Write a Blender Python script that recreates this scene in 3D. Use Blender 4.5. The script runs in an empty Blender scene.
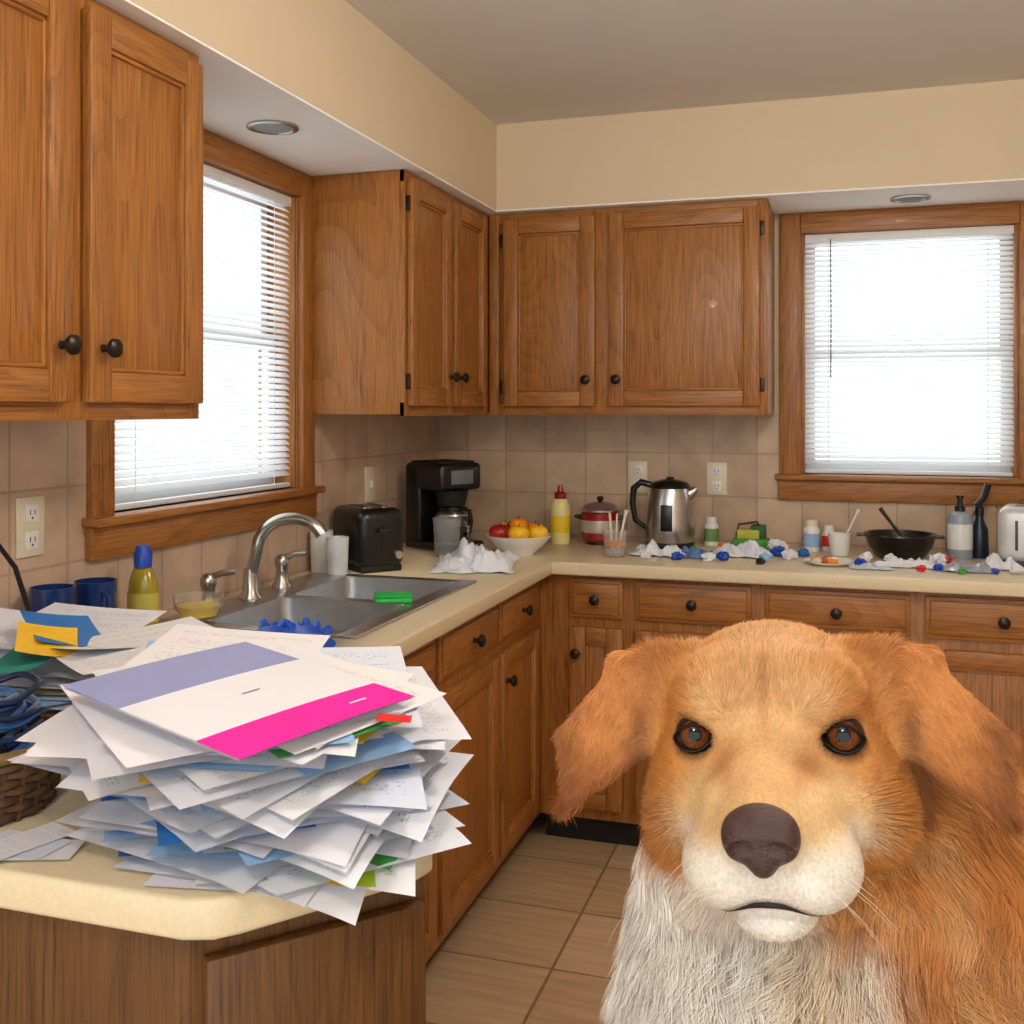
import bpy, bmesh, math, random
import numpy as np
from mathutils import Vector, Matrix, noise, kdtree
random.seed(7); rng=np.random.default_rng(7)
D2R=math.pi/180
def S(r,g,b):
    def f(c):
        c=c/255.0
        return c/12.92 if c<=0.04045 else ((c+0.055)/1.055)**2.4
    return (f(r),f(g),f(b))
# ------------------------------------------------------------ materials
def nm(name):
    m=bpy.data.materials.new(name); m.use_nodes=True
    nt=m.node_tree
    return m,nt,nt.nodes['Principled BSDF']
def N(nt,t,**kw):
    n=nt.nodes.new(t)
    for k,v in kw.items():
        if k.startswith('_'): n.inputs[k[1:].replace('_',' ')].default_value=v
        else: setattr(n,k,v)
    return n
def ramp(nt,stops):
    r=nt.nodes.new('ShaderNodeValToRGB')
    e=r.color_ramp.elements
    while len(e)<len(stops): e.new(0.5)
    for i,(p,c) in enumerate(stops):
        e[i].position=p; e[i].color=(c[0],c[1],c[2],1)
    return r
def simple(name,col,rough=.5,metal=0,var=.07,scale=25,trans=0,coat=0,spec=None,ior=None,bump=0):
    m,nt,b=nm(name)
    tc=N(nt,'ShaderNodeTexCoord'); n=N(nt,'ShaderNodeTexNoise'); n.inputs['Scale'].default_value=scale
    nt.links.new(tc.outputs['Object'],n.inputs['Vector'])
    lo=[max(0,c*(1-var)) for c in col]; hi=[min(1,c*(1+var)) for c in col]
    r=ramp(nt,[(.3,lo),(.7,hi)])
    nt.links.new(n.outputs['Fac'],r.inputs['Fac']); nt.links.new(r.outputs['Color'],b.inputs['Base Color'])
    b.inputs['Roughness'].default_value=rough; b.inputs['Metallic'].default_value=metal
    b.inputs['Transmission Weight'].default_value=trans
    b.inputs['Coat Weight'].default_value=coat
    if spec is not None: b.inputs['Specular IOR Level'].default_value=spec
    if ior: b.inputs['IOR'].default_value=ior
    if bump:
        bp=N(nt,'ShaderNodeBump'); bp.inputs['Strength'].default_value=bump; bp.inputs['Distance'].default_value=.003
        nt.links.new(n.outputs['Fac'],bp.inputs['Height']); nt.links.new(bp.outputs['Normal'],b.inputs['Normal'])
    return m
def wood(name,axis,dk=1.0):
    m,nt,b=nm(name); L=nt.links
    g=N(nt,'ShaderNodeNewGeometry'); oi=N(nt,'ShaderNodeObjectInfo')
    mul=N(nt,'ShaderNodeMath',operation='MULTIPLY'); mul.inputs[1].default_value=7.0
    L.new(oi.outputs['Random'],mul.inputs[0])
    add=N(nt,'ShaderNodeVectorMath',operation='ADD'); L.new(g.outputs['Position'],add.inputs[0]); L.new(mul.outputs[0],add.inputs[1])
    def mp(s,l):
        sc=[s,s,s]; sc['xyz'.index(axis)]=l
        n=N(nt,'ShaderNodeMapping'); n.inputs['Scale'].default_value=sc
        L.new(add.outputs[0],n.inputs['Vector']); return n
    m1=mp(3.4,.8); n1=N(nt,'ShaderNodeTexNoise'); n1.inputs['Scale'].default_value=1; n1.inputs['Detail'].default_value=1.0; n1.inputs['Roughness'].default_value=.35
    L.new(m1.outputs[0],n1.inputs['Vector'])
    k=N(nt,'ShaderNodeMath',operation='MULTIPLY'); k.inputs[1].default_value=34; L.new(n1.outputs['Fac'],k.inputs[0])
    fr=N(nt,'ShaderNodeMath',operation='FRACT'); L.new(k.outputs[0],fr.inputs[0])
    s=N(nt,'ShaderNodeMath',operation='POWER'); s.inputs[1].default_value=2.2; L.new(fr.outputs[0],s.inputs[0])
    m2=mp(320,8); n2=N(nt,'ShaderNodeTexNoise'); n2.inputs['Scale'].default_value=1; n2.inputs['Detail'].default_value=3
    L.new(m2.outputs[0],n2.inputs['Vector'])
    m3=mp(16,.8); n3=N(nt,'ShaderNodeTexNoise'); n3.inputs['Scale'].default_value=1; L.new(m3.outputs[0],n3.inputs['Vector'])
    a=N(nt,'ShaderNodeMath',operation='MULTIPLY_ADD'); a.inputs[1].default_value=-.12; L.new(s.outputs[0],a.inputs[0]); L.new(n2.outputs['Fac'],a.inputs[2])
    a2=N(nt,'ShaderNodeMath',operation='MULTIPLY_ADD'); a2.inputs[1].default_value=.20; L.new(n3.outputs['Fac'],a2.inputs[0]); L.new(a.outputs[0],a2.inputs[2])
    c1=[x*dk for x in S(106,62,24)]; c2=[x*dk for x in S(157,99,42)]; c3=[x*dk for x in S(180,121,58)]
    r=ramp(nt,[(.28,c1),(.56,c2),(.85,c3)])
    L.new(a2.outputs[0],r.inputs['Fac']); L.new(r.outputs['Color'],b.inputs['Base Color'])
    b.inputs['Roughness'].default_value=.45; b.inputs['Coat Weight'].default_value=.04
    bp=N(nt,'ShaderNodeBump'); bp.inputs['Strength'].default_value=.12; bp.inputs['Distance'].default_value=.001
    L.new(n2.outputs['Fac'],bp.inputs['Height']); L.new(bp.outputs['Normal'],b.inputs['Normal'])
    return m
WZ=wood('oak_vertical','z'); WX=wood('oak_along_x','x'); WY=wood('oak_along_y','y')
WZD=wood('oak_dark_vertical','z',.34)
def tile(name,ax,w,h,c1,c2,mort,ms=.004,rough=.4,streak=False):
    m,nt,b=nm(name); L=nt.links
    g=N(nt,'ShaderNodeNewGeometry'); sp=N(nt,'ShaderNodeSeparateXYZ'); L.new(g.outputs['Position'],sp.inputs[0])
    cb=N(nt,'ShaderNodeCombineXYZ'); L.new(sp.outputs['XYZ'.index(ax[0])],cb.inputs[0]); L.new(sp.outputs['XYZ'.index(ax[1])],cb.inputs[1])
    br=N(nt,'ShaderNodeTexBrick'); br.offset=0; br.inputs['Scale'].default_value=1
    br.inputs['Brick Width'].default_value=w; br.inputs['Row Height'].default_value=h; br.inputs['Mortar Size'].default_value=ms
    br.inputs['Color1'].default_value=(*c1,1); br.inputs['Color2'].default_value=(*c2,1); br.inputs['Mortar'].default_value=(*mort,1)
    ad=N(nt,'ShaderNodeVectorMath',operation='ADD'); ad.inputs[1].default_value=(.03,-.91+.3,0) if ax[1]=='Z' else (.1,.07,0)
    L.new(cb.outputs[0],ad.inputs[0]); L.new(ad.outputs[0],br.inputs['Vector'])
    n=N(nt,'ShaderNodeTexNoise'); n.inputs['Scale'].default_value=9; n.inputs['Detail'].default_value=5
    if streak:
        mpn=N(nt,'ShaderNodeMapping'); mpn.inputs['Rotation'].default_value=(0,0,.6); mpn.inputs['Scale'].default_value=(.5,5,1)
        L.new(cb.outputs[0],mpn.inputs['Vector']); L.new(mpn.outputs[0],n.inputs['Vector'])
    else: L.new(cb.outputs[0],n.inputs['Vector'])
    r=ramp(nt,[(.3,(.80,.78,.75)),(.7,(1.10,1.08,1.06))]); L.new(n.outputs['Fac'],r.inputs['Fac'])
    mx=N(nt,'ShaderNodeMix',data_type='RGBA',blend_type='MULTIPLY'); mx.inputs[0].default_value=1
    L.new(br.outputs['Color'],mx.inputs[6]); L.new(r.outputs['Color'],mx.inputs[7]); L.new(mx.outputs[2],b.inputs['Base Color'])
    b.inputs['Roughness'].default_value=rough
    bp=N(nt,'ShaderNodeBump'); bp.invert=True; bp.inputs['Strength'].default_value=.6; bp.inputs['Distance'].default_value=.002
    L.new(br.outputs['Fac'],bp.inputs['Height']); L.new(bp.outputs['Normal'],b.inputs['Normal'])
    return m
TL=tile('backsplash_tile_left','YZ',.155,.155,S(208,182,160),S(194,166,144),S(178,156,136),.003)
TB=tile('backsplash_tile_back','XZ',.155,.155,S(204,178,152),S(188,162,136),S(172,150,128),.003)
FL=tile('floor_tile','XY',.305,.305,S(212,184,150),S(194,164,130),S(146,122,96),.004,.45,True)
PAINT=simple('wall_paint_cream',S(214,195,166),.85,var=.02,scale=3)
CEIL=simple('ceiling_paint',S(214,209,204),.9,var=.02,scale=4)
SOFW=simple('soffit_underside_white',S(246,245,243),.9,var=.01)
LAM=simple('cream_laminate',S(220,203,170),.35,var=.04,scale=180)
STEEL=simple('stainless_steel',S(196,196,198),.28,1,.05,60)
STEELD=simple('sink_steel',S(196,198,202),.36,1,.06,30)
CHROME=simple('brushed_nickel',S(180,178,174),.24,1,.04)
BRONZE=simple('knob_bronze',S(52,42,38),.35,.7)
BLACK=simple('black_plastic',S(14,14,16),.3,coat=.15)
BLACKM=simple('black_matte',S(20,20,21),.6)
WHITEP=simple('white_plastic',S(232,232,230),.4,var=.02)
WSASH=simple('sash_white',S(232,235,240),.5,var=.02)
PAPER=simple('white_paper',S(230,230,239),.8,var=.02)
TISSUE=simple('tissue_white',S(228,231,240),.9,var=.03)
BLUE=simple('blue_plastic',S(16,70,180),.4)
NAVY=simple('navy_glaze',S(14,44,104),.25,coat=.4)
GREEN=simple('green_plastic',S(40,190,80),.5)
RED=simple('red_enamel',S(150,22,24),.25,coat=.5)
YEL=simple('yellow_plastic',S(236,200,40),.4)
ORG=simple('orange_skin',S(238,140,24),.5,bump=.2,scale=200)
APPLE=simple('apple_skin',S(186,36,26),.3,var=.5,scale=12)
PEACH=simple('lemon_skin',S(244,190,30),.45,bump=.2,scale=150)
CREAM=simple('cream_plastic',S(226,216,190),.4,var=.02)
CER=simple('ceramic_white',S(240,238,232),.2,var=.01,coat=.5)
OLIVE=simple('dish_soap_liquid',S(158,138,26),.2,coat=.5,var=.1)
GLASS=simple('clear_glass',(.95,.97,.98),.03,trans=1,var=0,ior=1.3)
DGLASS=simple('smoked_glass',(.06,.04,.03),.05,coat=1)
LAMPG=simple('recessed_lens',S(120,130,138),.3,var=.05)
SLATM,nt,b=nm('blind_slat')
b.inputs['Base Color'].default_value=(.90,.91,.94,1); b.inputs['Roughness'].default_value=.6
tr=N(nt,'ShaderNodeBsdfTranslucent'); tr.inputs[0].default_value=(.88,.91,.95,1); mx=N(nt,'ShaderNodeMixShader'); mx.inputs[0].default_value=.58
nt.links.new(b.outputs[0],mx.inputs[1]); nt.links.new(tr.outputs[0],mx.inputs[2]); nt.links.new(mx.outputs[0],nt.nodes['Material Output'].inputs['Surface'])
def printed(name,base,ink,lines=34,dens=.5):
    m,nt,b=nm(name); L=nt.links
    tc=N(nt,'ShaderNodeTexCoord'); sp=N(nt,'ShaderNodeSeparateXYZ'); L.new(tc.outputs['UV'],sp.inputs[0])
    def M(op,a,bb=None):
        n=N(nt,'ShaderNodeMath',operation=op)
        for i,x in enumerate((a,bb)):
            if x is None: continue
            if hasattr(x,'links') or hasattr(x,'is_linked'): L.new(x,n.inputs[i])
            else: n.inputs[i].default_value=x
        return n.outputs[0]
    u,v=sp.outputs[0],sp.outputs[1]
    vl=M('MULTIPLY',v,lines); fr=M('FRACT',vl); ln=M('LESS_THAN',fr,.34); fl=M('FLOOR',vl)
    cb=N(nt,'ShaderNodeCombineXYZ'); L.new(M('MULTIPLY',u,30),cb.inputs[0]); L.new(M('MULTIPLY',fl,7.3),cb.inputs[1])
    n=N(nt,'ShaderNodeTexNoise'); n.inputs['Scale'].default_value=1.6; n.inputs['Detail'].default_value=1; L.new(cb.outputs[0],n.inputs['Vector'])
    wd=M('GREATER_THAN',n.outputs['Fac'],1-dens)
    inm=M('MULTIPLY',M('MULTIPLY',M('GREATER_THAN',u,.09),M('LESS_THAN',u,.91)),M('MULTIPLY',M('GREATER_THAN',v,.08),M('LESS_THAN',v,.92)))
    cb2=N(nt,'ShaderNodeCombineXYZ'); L.new(M('MULTIPLY',fl,.21),cb2.inputs[1]); cb2.inputs[0].default_value=3.3
    n2=N(nt,'ShaderNodeTexNoise'); n2.inputs['Scale'].default_value=1.1; L.new(cb2.outputs[0],n2.inputs['Vector'])
    blk=M('GREATER_THAN',n2.outputs['Fac'],.48)
    f=M('MULTIPLY',M('MULTIPLY',M('MULTIPLY',ln,wd),inm),M('MULTIPLY',blk,.45))
    mx=N(nt,'ShaderNodeMix',data_type='RGBA'); L.new(f,mx.inputs[0]); mx.inputs[6].default_value=(*base,1); mx.inputs[7].default_value=(*ink,1)
    L.new(mx.outputs[2],b.inputs['Base Color']); b.inputs['Roughness'].default_value=.75
    return m
PR1=printed('printed_letter',S(228,230,240),S(70,72,84),52,.5)
PR2=printed('printed_form',S(216,223,240),S(60,90,140),36,.48)
PR3=printed('printed_notice',S(232,232,237),S(110,110,115),60,.5)
CB=simple('card_blue',S(30,110,190),.6); CG=simple('card_green',S(70,160,70),.6); CY=simple('card_yellow',S(240,190,40),.6)
CM=simple('card_magenta',S(236,20,165),.6); CLV=simple('card_lavender',S(146,154,202),.6,var=.02); CR=simple('card_red',S(215,40,40),.6)
CT=simple('card_teal',S(20,140,130),.6); CLB=simple('card_pale_blue',S(150,190,232),.6); CMAP=simple('card_photo',S(150,146,104),.6,var=.6,scale=60)

# ------------------------------------------------------------ mesh builder
def wb(side,a0,a1,o0,o1,z0,z1):
    if side=='L': return (o0,a0,z0),(o1,a1,z1)
    return (a0,-o1,z0),(a1,-o0,z1)
class MB:
    def __init__(s): s.v=[];s.f=[];s.mi=[];s.mats=[];s.uv=[];s.sm=[]
    def m(s,mat):
        if mat not in s.mats: s.mats.append(mat)
        return s.mats.index(mat)
    def raw(s,vs,fs,mat,M=None,uvs=None,smooth=True):
        o=len(s.v); mi=s.m(mat)
        for p in vs:
            p=Vector(p)
            s.v.append(M@p if M is not None else p)
        for i,f in enumerate(fs):
            s.f.append([o+j for j in f]); s.mi.append(mi); s.sm.append(smooth)
            s.uv.append([uvs[j] for j in f] if uvs else None)
    def box(s,lo,hi,mat,bev=.002,seg=2,M=None):
        bm=bmesh.new(); bmesh.ops.create_cube(bm,size=1)
        c=[(lo[i]+hi[i])/2 for i in range(3)]; d=[abs(hi[i]-lo[i]) for i in range(3)]
        for v in bm.verts: v.co=Vector((c[0]+v.co.x*d[0],c[1]+v.co.y*d[1],c[2]+v.co.z*d[2]))
        if bev>0:
            bmesh.ops.bevel(bm,geom=bm.edges[:],offset=min(bev,min(d)*.45),segments=seg,profile=.5,affect='EDGES')
        bm.verts.index_update()
        s.raw([v.co.copy() for v in bm.verts],[[v.index for v in f.verts] for f in bm.faces],mat,M,smooth=bev>0)
        bm.free()
    def wbox(s,side,a0,a1,o0,o1,z0,z1,mat,bev=.002,seg=2):
        lo,hi=wb(side,a0,a1,o0,o1,z0,z1); s.box(lo,hi,mat,bev,seg)
    def lathe(s,prof,mat,c=(0,0,0),seg=32,M=None,sx=1,sy=1):
        vs=[];fs=[]
        n=len(prof)
        for r,z in prof:
            for k in range(seg):
                a=2*math.pi*k/seg
                vs.append((c[0]+max(r,1e-5)*math.cos(a)*sx,c[1]+max(r,1e-5)*math.sin(a)*sy,c[2]+z))
        for i in range(n-1):
            for k in range(seg):
                k2=(k+1)%seg
                fs.append([i*seg+k,i*seg+k2,(i+1)*seg+k2,(i+1)*seg+k])
        s.raw(vs,fs,mat,M)
    def tube(s,pts,r,mat,seg=8,closed=False,M=None,cap=True):
        pts=[Vector(p) for p in pts]; n=len(pts)
        rs=r if isinstance(r,(list,tuple)) else [r]*n
        vs=[];fs=[]; up=None
        for i,p in enumerate(pts):
            if closed: t=(pts[(i+1)%n]-pts[i-1])
            else: t=pts[min(i+1,n-1)]-pts[max(i-1,0)]
            t.normalize()
            if up is None:
                up=Vector((0,0,1)) if abs(t.z)<.9 else Vector((1,0,0))
            up=(up-t*up.dot(t))
            if up.length<1e-6: up=t.orthogonal()
            up.normalize(); b=t.cross(up)
            for k in range(seg):
                a=2*math.pi*k/seg
                vs.append(p+(up*math.cos(a)+b*math.sin(a))*rs[i])
        for i in range(n if closed else n-1):
            j=(i+1)%n
            for k in range(seg):
                k2=(k+1)%seg; fs.append([i*seg+k,i*seg+k2,j*seg+k2,j*seg+k])
        if cap and not closed:
            fs.append(list(range(seg))[::-1]); fs.append([(n-1)*seg+k for k in range(seg)])
        s.raw(vs,fs,mat,M)
    def ell(s,c,r,mat,M=None,seg=24,fn=None):
        bm=bmesh.new(); bmesh.ops.create_uvsphere(bm,u_segments=seg,v_segments=seg*2//3,radius=1)
        vs=[]
        for v in bm.verts:
            q=v.co.copy()
            if fn: q=fn(q)
            vs.append((c[0]+q.x*r[0],c[1]+q.y*r[1],c[2]+q.z*r[2]))
        bm.verts.index_update()
        s.raw(vs,[[v.index for v in f.verts] for f in bm.faces],mat,M); bm.free()
    def prism(s,poly,z0,z1,mat,bev=0,seg=3,topmat=None):
        bm=bmesh.new()
        vs=[bm.verts.new((x,y,z0)) for x,y in poly]; f=bm.faces.new(vs)
        r=bmesh.ops.extrude_face_region(bm,geom=[f])
        for g in r['geom']:
            if isinstance(g,bmesh.types.BMVert): g.co.z=z1
        bmesh.ops.recalc_face_normals(bm,faces=bm.faces[:])
        if bev:
            es=[e for e in bm.edges if abs(e.verts[0].co.z-e.verts[1].co.z)<1e-6]
            bmesh.ops.bevel(bm,geom=es,offset=bev,segments=seg,profile=.5,affect='EDGES')
        bm.verts.index_update()
        s.raw([v.co.copy() for v in bm.verts],[[v.index for v in f.verts] for f in bm.faces],mat,smooth=bool(bev)); bm.free()
    def build(s,name,parent=None,loc=(0,0,0),rot=(0,0,0),recalc=True,ang=.75):
        me=bpy.data.meshes.new(name)
        me.from_pydata([tuple(v) for v in s.v],[],s.f)
        for m in s.mats: me.materials.append(m)
        me.polygons.foreach_set('material_index',s.mi); me.polygons.foreach_set('use_smooth',s.sm)
        if any(u is not None for u in s.uv):
            ul=me.uv_layers.new(name='UVMap'); k=0
            for f,u in zip(s.f,s.uv):
                for j in range(len(f)):
                    if u: ul.data[k].uv=u[j]
                    k+=1
        me.update()
        if recalc:
            bm=bmesh.new(); bm.from_mesh(me); bmesh.ops.recalc_face_normals(bm,faces=bm.faces[:]); bm.to_mesh(me); bm.free()
        try: me.set_sharp_from_angle(angle=ang)
        except Exception: pass
        ob=bpy.data.objects.new(name,me); bpy.context.scene.collection.objects.link(ob)
        ob.location=loc; ob.rotation_euler=rot
        if parent is not None: ob.parent=parent
        return ob
def root(name,loc=(0,0,0),rot=(0,0,0)):
    e=bpy.data.objects.new(name,None); bpy.context.scene.collection.objects.link(e); e.location=loc; e.rotation_euler=rot; e.empty_display_size=.05
    return e
# ------------------------------------------------------------ room shell
CH=2.37; XR=3.0; YF=-5.2
def slab(name,lo,hi,mat):
    mb=MB(); mb.box(lo,hi,mat,0); return mb.build(name)
slab('floor',(-.12,YF,-.08),(XR+.12,.12,0),FL)
slab('ceiling',(-.12,YF,CH),(XR+.12,.12,CH+.1),CEIL)
slab('wall_right',(XR,YF,0),(XR+.12,0,CH),PAINT)
W1=(-1.99,-1.03); W2=(1.288,2.125); WZ0,WZ1=1.09,2.07; TW=.072
def wallhole(name,side,a0,a1,h):
    mb=MB(); ha0,ha1=h[0]+TW,h[1]-TW; z0,z1=WZ0+TW,WZ1-TW+.012
    mb.wbox(side,a0,ha0,-.12,0,0,CH,PAINT,0); mb.wbox(side,ha1,a1,-.12,0,0,CH,PAINT,0)
    mb.wbox(side,ha0,ha1,-.12,0,0,z0,PAINT,0); mb.wbox(side,ha0,ha1,-.12,0,z1,CH,PAINT,0)
    return mb.build(name)
wallhole('wall_left','L',YF,0,W1); wallhole('wall_back','B',-.12,XR+.12,W2)
mb=MB(); mb.wbox('L',-2.93,W1[0],0,.006,.91,1.372,TL,0); mb.wbox('L',W1[0],W1[1],0,.006,.91,WZ0,TL,0); mb.wbox('L',W1[1],-.006,0,.006,.91,1.372,TL,0); mb.build('trim_backsplash_left')
mb=MB(); mb.wbox('B',0,W2[0],0,.006,.91,1.372,TB,0); mb.wbox('B',W2[0],W2[1],0,.006,.91,WZ0,TB,0); mb.wbox('B',W2[1],XR,0,.006,.91,1.372,TB,0); mb.build('trim_backsplash_back')
# soffit
mb=MB(); mb.box((0,YF,2.075),(.36,0,CH),PAINT,0); mb.box((.36,-.36,2.075),(XR,0,CH),PAINT,0)
mb.box((.001,YF,2.07),(.359,-.001,2.076),SOFW,0); mb.box((.36,-.359,2.07),(XR,-.001,2.076),SOFW,0)
mb.build('soffit')
# ------------------------------------------------------------ windows
WAND=simple('wand',S(110,108,104),.4)
def window(name,side,w):
    r=root(name)
    T=WZ; TH=WY if side=='L' else WX
    mb=MB(); a0,a1=w
    mb.wbox(side,a0,a0+TW,0,.022,WZ0,WZ1-.001,T,.004); mb.wbox(side,a1-TW,a1,0,.022,WZ0,WZ1-.001,T,.004)
    mb.build('casing_sides',r)
    mb=MB()
    mb.wbox(side,a0+TW,a1-TW,0,.022,WZ1-TW,WZ1-.001,TH,.004); mb.wbox(side,a0-.005,a1+.005,0,.026,WZ0-.02,WZ0+TW-.02,TH,.005)
    mb.wbox(side,a0-.015,a1+.015,-.10,.05,WZ0+TW-.02,WZ0+TW,TH,.006)
    mb.build('sill_and_head',r)
    z0,z1=WZ0+TW,WZ1-TW; b0,b1=a0+TW,a1-TW
    mb=MB()
    mb.wbox(side,b0,b0+.012,-.12,0,z0,z1+.012,T,.001); mb.wbox(side,b1-.012,b1,-.12,0,z0,z1+.012,T,.001); mb.wbox(side,b0,b1,-.12,0,z1,z1+.012,TH,.001)
    mb.build('jamb',r)
    mb=MB(); c0,c1=b0+.012,b1-.012; zm=(z0+z1)/2
    for (o,za,zb) in ((-.10,zm-.02,z1),(-.075,z0,zm+.02)):
        mb.wbox(side,c0,c0+.035,o-.012,o+.012,za,zb,WSASH); mb.wbox(side,c1-.035,c1,o-.012,o+.012,za,zb,WSASH)
        mb.wbox(side,c0+.035,c1-.035,o-.012,o+.012,za,za+.035,WSASH); mb.wbox(side,c0+.035,c1-.035,o-.012,o+.012,zb-.035,zb,WSASH)
    mb.build('sash',r)
    mb=MB()
    sp=.0175; n=int((z1-z0-.055)/sp)
    for i in range(n):
        z=z1-.040-i*sp; th=38*D2R; hw=.0112
        A=[(c0+.002,-.022-hw*math.cos(th),z+hw*math.sin(th)),(c1-.002,-.022-hw*math.cos(th),z+hw*math.sin(th)),
           (c1-.002,-.022,z+.0015),(c0+.002,-.022,z+.0015),(c1-.002,-.022+hw*math.cos(th),z-hw*math.sin(th)),(c0+.002,-.022+hw*math.cos(th),z-hw*math.sin(th))]
        P=[(o,a,zz) if side=='L' else (a,-o,zz) for a,o,zz in A]
        mb.raw(P,[[0,1,2,3],[3,2,4,5]],SLATM)
    mb.build('blind_slats',r,recalc=False)
    mb=MB()
    mb.wbox(side,c0+.001,c1-.001,-.038,-.008,z1-.03,z1-.001,WSASH,.003); mb.wbox(side,c0+.002,c1-.002,-.034,-.012,z0+.002,z0+.015,WSASH,.003)
    for fr in (.12,.88):
        a=c0+(c1-c0)*fr; p=[(a,-.0095,z) for z in (z0+.01,z1-.02)]
        mb.tube([(o,aa,z) if side=='L' else (aa,-o,z) for aa,o,z in p],.0010,WSASH,5)
    a=c0+(c1-c0)*.13; p=[(a,-.004,z1-.02),(a+.002,-.002,z1-.3),(a+.001,-.002,z1-.5)]
    mb.tube([(o,aa,z) if side=='L' else (aa,-o,z) for aa,o,z in p],.0022,WAND,6)
    mb.build('blind_rails_and_wand',r)
window('window_1','L',W1); window('window_2','B',W2)
# ------------------------------------------------------------ cabinets
def knob(mb,side,a,o,z,sc=1.0):
    prof=[(0,0),(.0075,0),(.006,.006),(.006,.012),(.013,.016),(.0165,.021),(.0155,.027),(.009,.031),(0,.032)]
    prof=[(r*sc,h*sc) for r,h in prof]
    if side=='L': M=Matrix.Translation((o,a,z))@Matrix.Rotation(math.pi/2,4,'Y')
    elif side=='B': M=Matrix.Translation((a,-o,z))@Matrix.Rotation(math.pi/2,4,'X')
    else: M=side
    mb.lathe(prof,BRONZE,seg=18,M=M)
def door(r,name,side,a0,a1,z0,z1,o,kn=None,hinge=None):
    TH=WY if side=='L' else WX; sw=.052
    mb=MB()
    mb.wbox(side,a0,a0+sw,o,o+.02,z0,z1,WZ,.004); mb.wbox(side,a1-sw,a1,o,o+.02,z0,z1,WZ,.004)
    mb.build(name,r)
    mb=MB()
    mb.wbox(side,a0+sw,a1-sw,o,o+.0195,z0,z0+sw,TH,.004); mb.wbox(side,a0+sw,a1-sw,o,o+.0195,z1-sw,z1,TH,.004)
    mb.build(name+'_rails',r)
    mb=MB(); e=.008
    mb.wbox(side,a0+sw,a0+sw+e,o,o+.014,z0+sw,z1-sw,WZ,.003); mb.wbox(side,a1-sw-e,a1-sw,o,o+.014,z0+sw,z1-sw,WZ,.003)
    mb.wbox(side,a0+sw,a1-sw,o,o+.014,z0+sw,z0+sw+e,TH,.003); mb.wbox(side,a0+sw,a1-sw,o,o+.014,z1-sw-e,z1-sw,TH,.003)
    mb.wbox(side,a0+sw-.004,a1-sw+.004,o,o+.008,z0+sw-.004,z1-sw+.004,WZ,.001); mb.build(name+'_panel',r)
    if kn:
        mb=MB(); knob(mb,side,kn[0],o+.02,kn[1]); mb.build(name+'_knob',r)
    if hinge is not None:
        mb=MB()
        for z in (z0+.07,z1-.07): mb.wbox(side,hinge-.007,hinge+.007,o-.002,o+.012,z-.022,z+.022,BRONZE,.002)
        mb.build(name+'_hinges',r)
def drawer(r,name,side,a0,a1,z0,z1,o):
    TH=WY if side=='L' else WX
    mb=MB(); mb.wbox(side,a0,a1,o,o+.012,z0,z1,TH,.003); mb.wbox(side,a0+.012,a1-.012,o+.01,o+.02,z0+.012,z1-.012,TH,.005); mb.build(name,r)
    mb=MB(); knob(mb,side,(a0+a1)/2,o+.02,(z0+z1)/2); mb.build(name+'_knob',r)
CB0,CB1=1.372,2.07
def wallcab(side,a0,a1,doors,ext=None):
    r=root('wall_cabinet'); mb=MB()
    TH=WY if side=='L' else WX
    mb.wbox(side,a0,a1,.001,.30,CB0,CB1-.001,WZ,.002)
    mb.build('carcass',r)
    mb=MB()
    f0,f1=ext or (a0,a1)
    mb.wbox(side,f0,f1,.30,.314,CB1-.035,CB1-.001,TH,.001); mb.wbox(side,f0,f1,.30,.314,CB0-.004,CB0+.035,TH,.001)
    mb.wbox(side,f0,f0+.035,.30,.3145,CB0-.004,CB1-.001,WZ,.001); mb.wbox(side,f1-.035,f1,.30,.3145,CB0-.004,CB1-.001,WZ,.001)
    for (d0,d1,_,_2),(e0,e1,_3,_4) in zip(doors[:-1],doors[1:]): mb.wbox(side,d1-.02,e0+.02,.30,.3143,CB0,CB1-.002,WZ,.001)
    mb.build('face_frame',r)
    for i,(d0,d1,kn,hg) in enumerate(doors):
        door(r,'door_%d'%(i+1),side,d0,d1,CB0+.025,CB1-.025,.315,(kn,CB0+.115) if kn else None,hg)
    return r
wallcab('L',-2.765,-2.045,[(-2.735,-2.415,-2.443,None),(-2.375,-2.058,-2.345,None)])
wallcab('L',-3.5,-2.77,[(-3.47,-3.15,-3.18,None),(-3.115,-2.795,-3.09,None)])
wallcab('L',-1.05,-.002,[(-1.035,-.715,-.742,-1.035),(-.685,-.375,-.658,-.375)],(-1.05,-.318))
wallcab('B',.318,1.271,[(.375,.70,.672,.368),(.748,1.245,.776,1.252)])
BZ0,BZ1=.10,.868
def basecab(side,a0,a1,secs,name='base_cabinet'):
    r=root(name); mb=MB()
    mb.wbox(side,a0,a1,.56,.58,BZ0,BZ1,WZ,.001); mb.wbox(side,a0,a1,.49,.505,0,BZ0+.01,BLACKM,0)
    mb.wbox(side,a0,a1,.505,.56,BZ0,BZ0+.015,WZ,0)
    mb.build('face_frame',r)
    for i,(d0,d1,kn) in enumerate(secs):
        drawer(r,'drawer_%d'%(i+1),side,d0,d1,.735,.855,.58)
        door(r,'door_%d'%(i+1),side,d0,d1,.135,.705,.58,(kn,.625))
basecab('L',-2.44,-.56,[(-2.30,-1.90,-1.93),(-1.86,-1.512,-1.545),(-1.478,-1.05,-1.445),(-1.02,-.65,-.99)])
basecab('B',.58,XR-.002,[(.68,.85,.705),(.89,1.24,1.21),(1.28,1.685,1.655),(1.725,2.13,1.755),(2.17,2.55,2.52),(2.59,2.96,2.62)])
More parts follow.
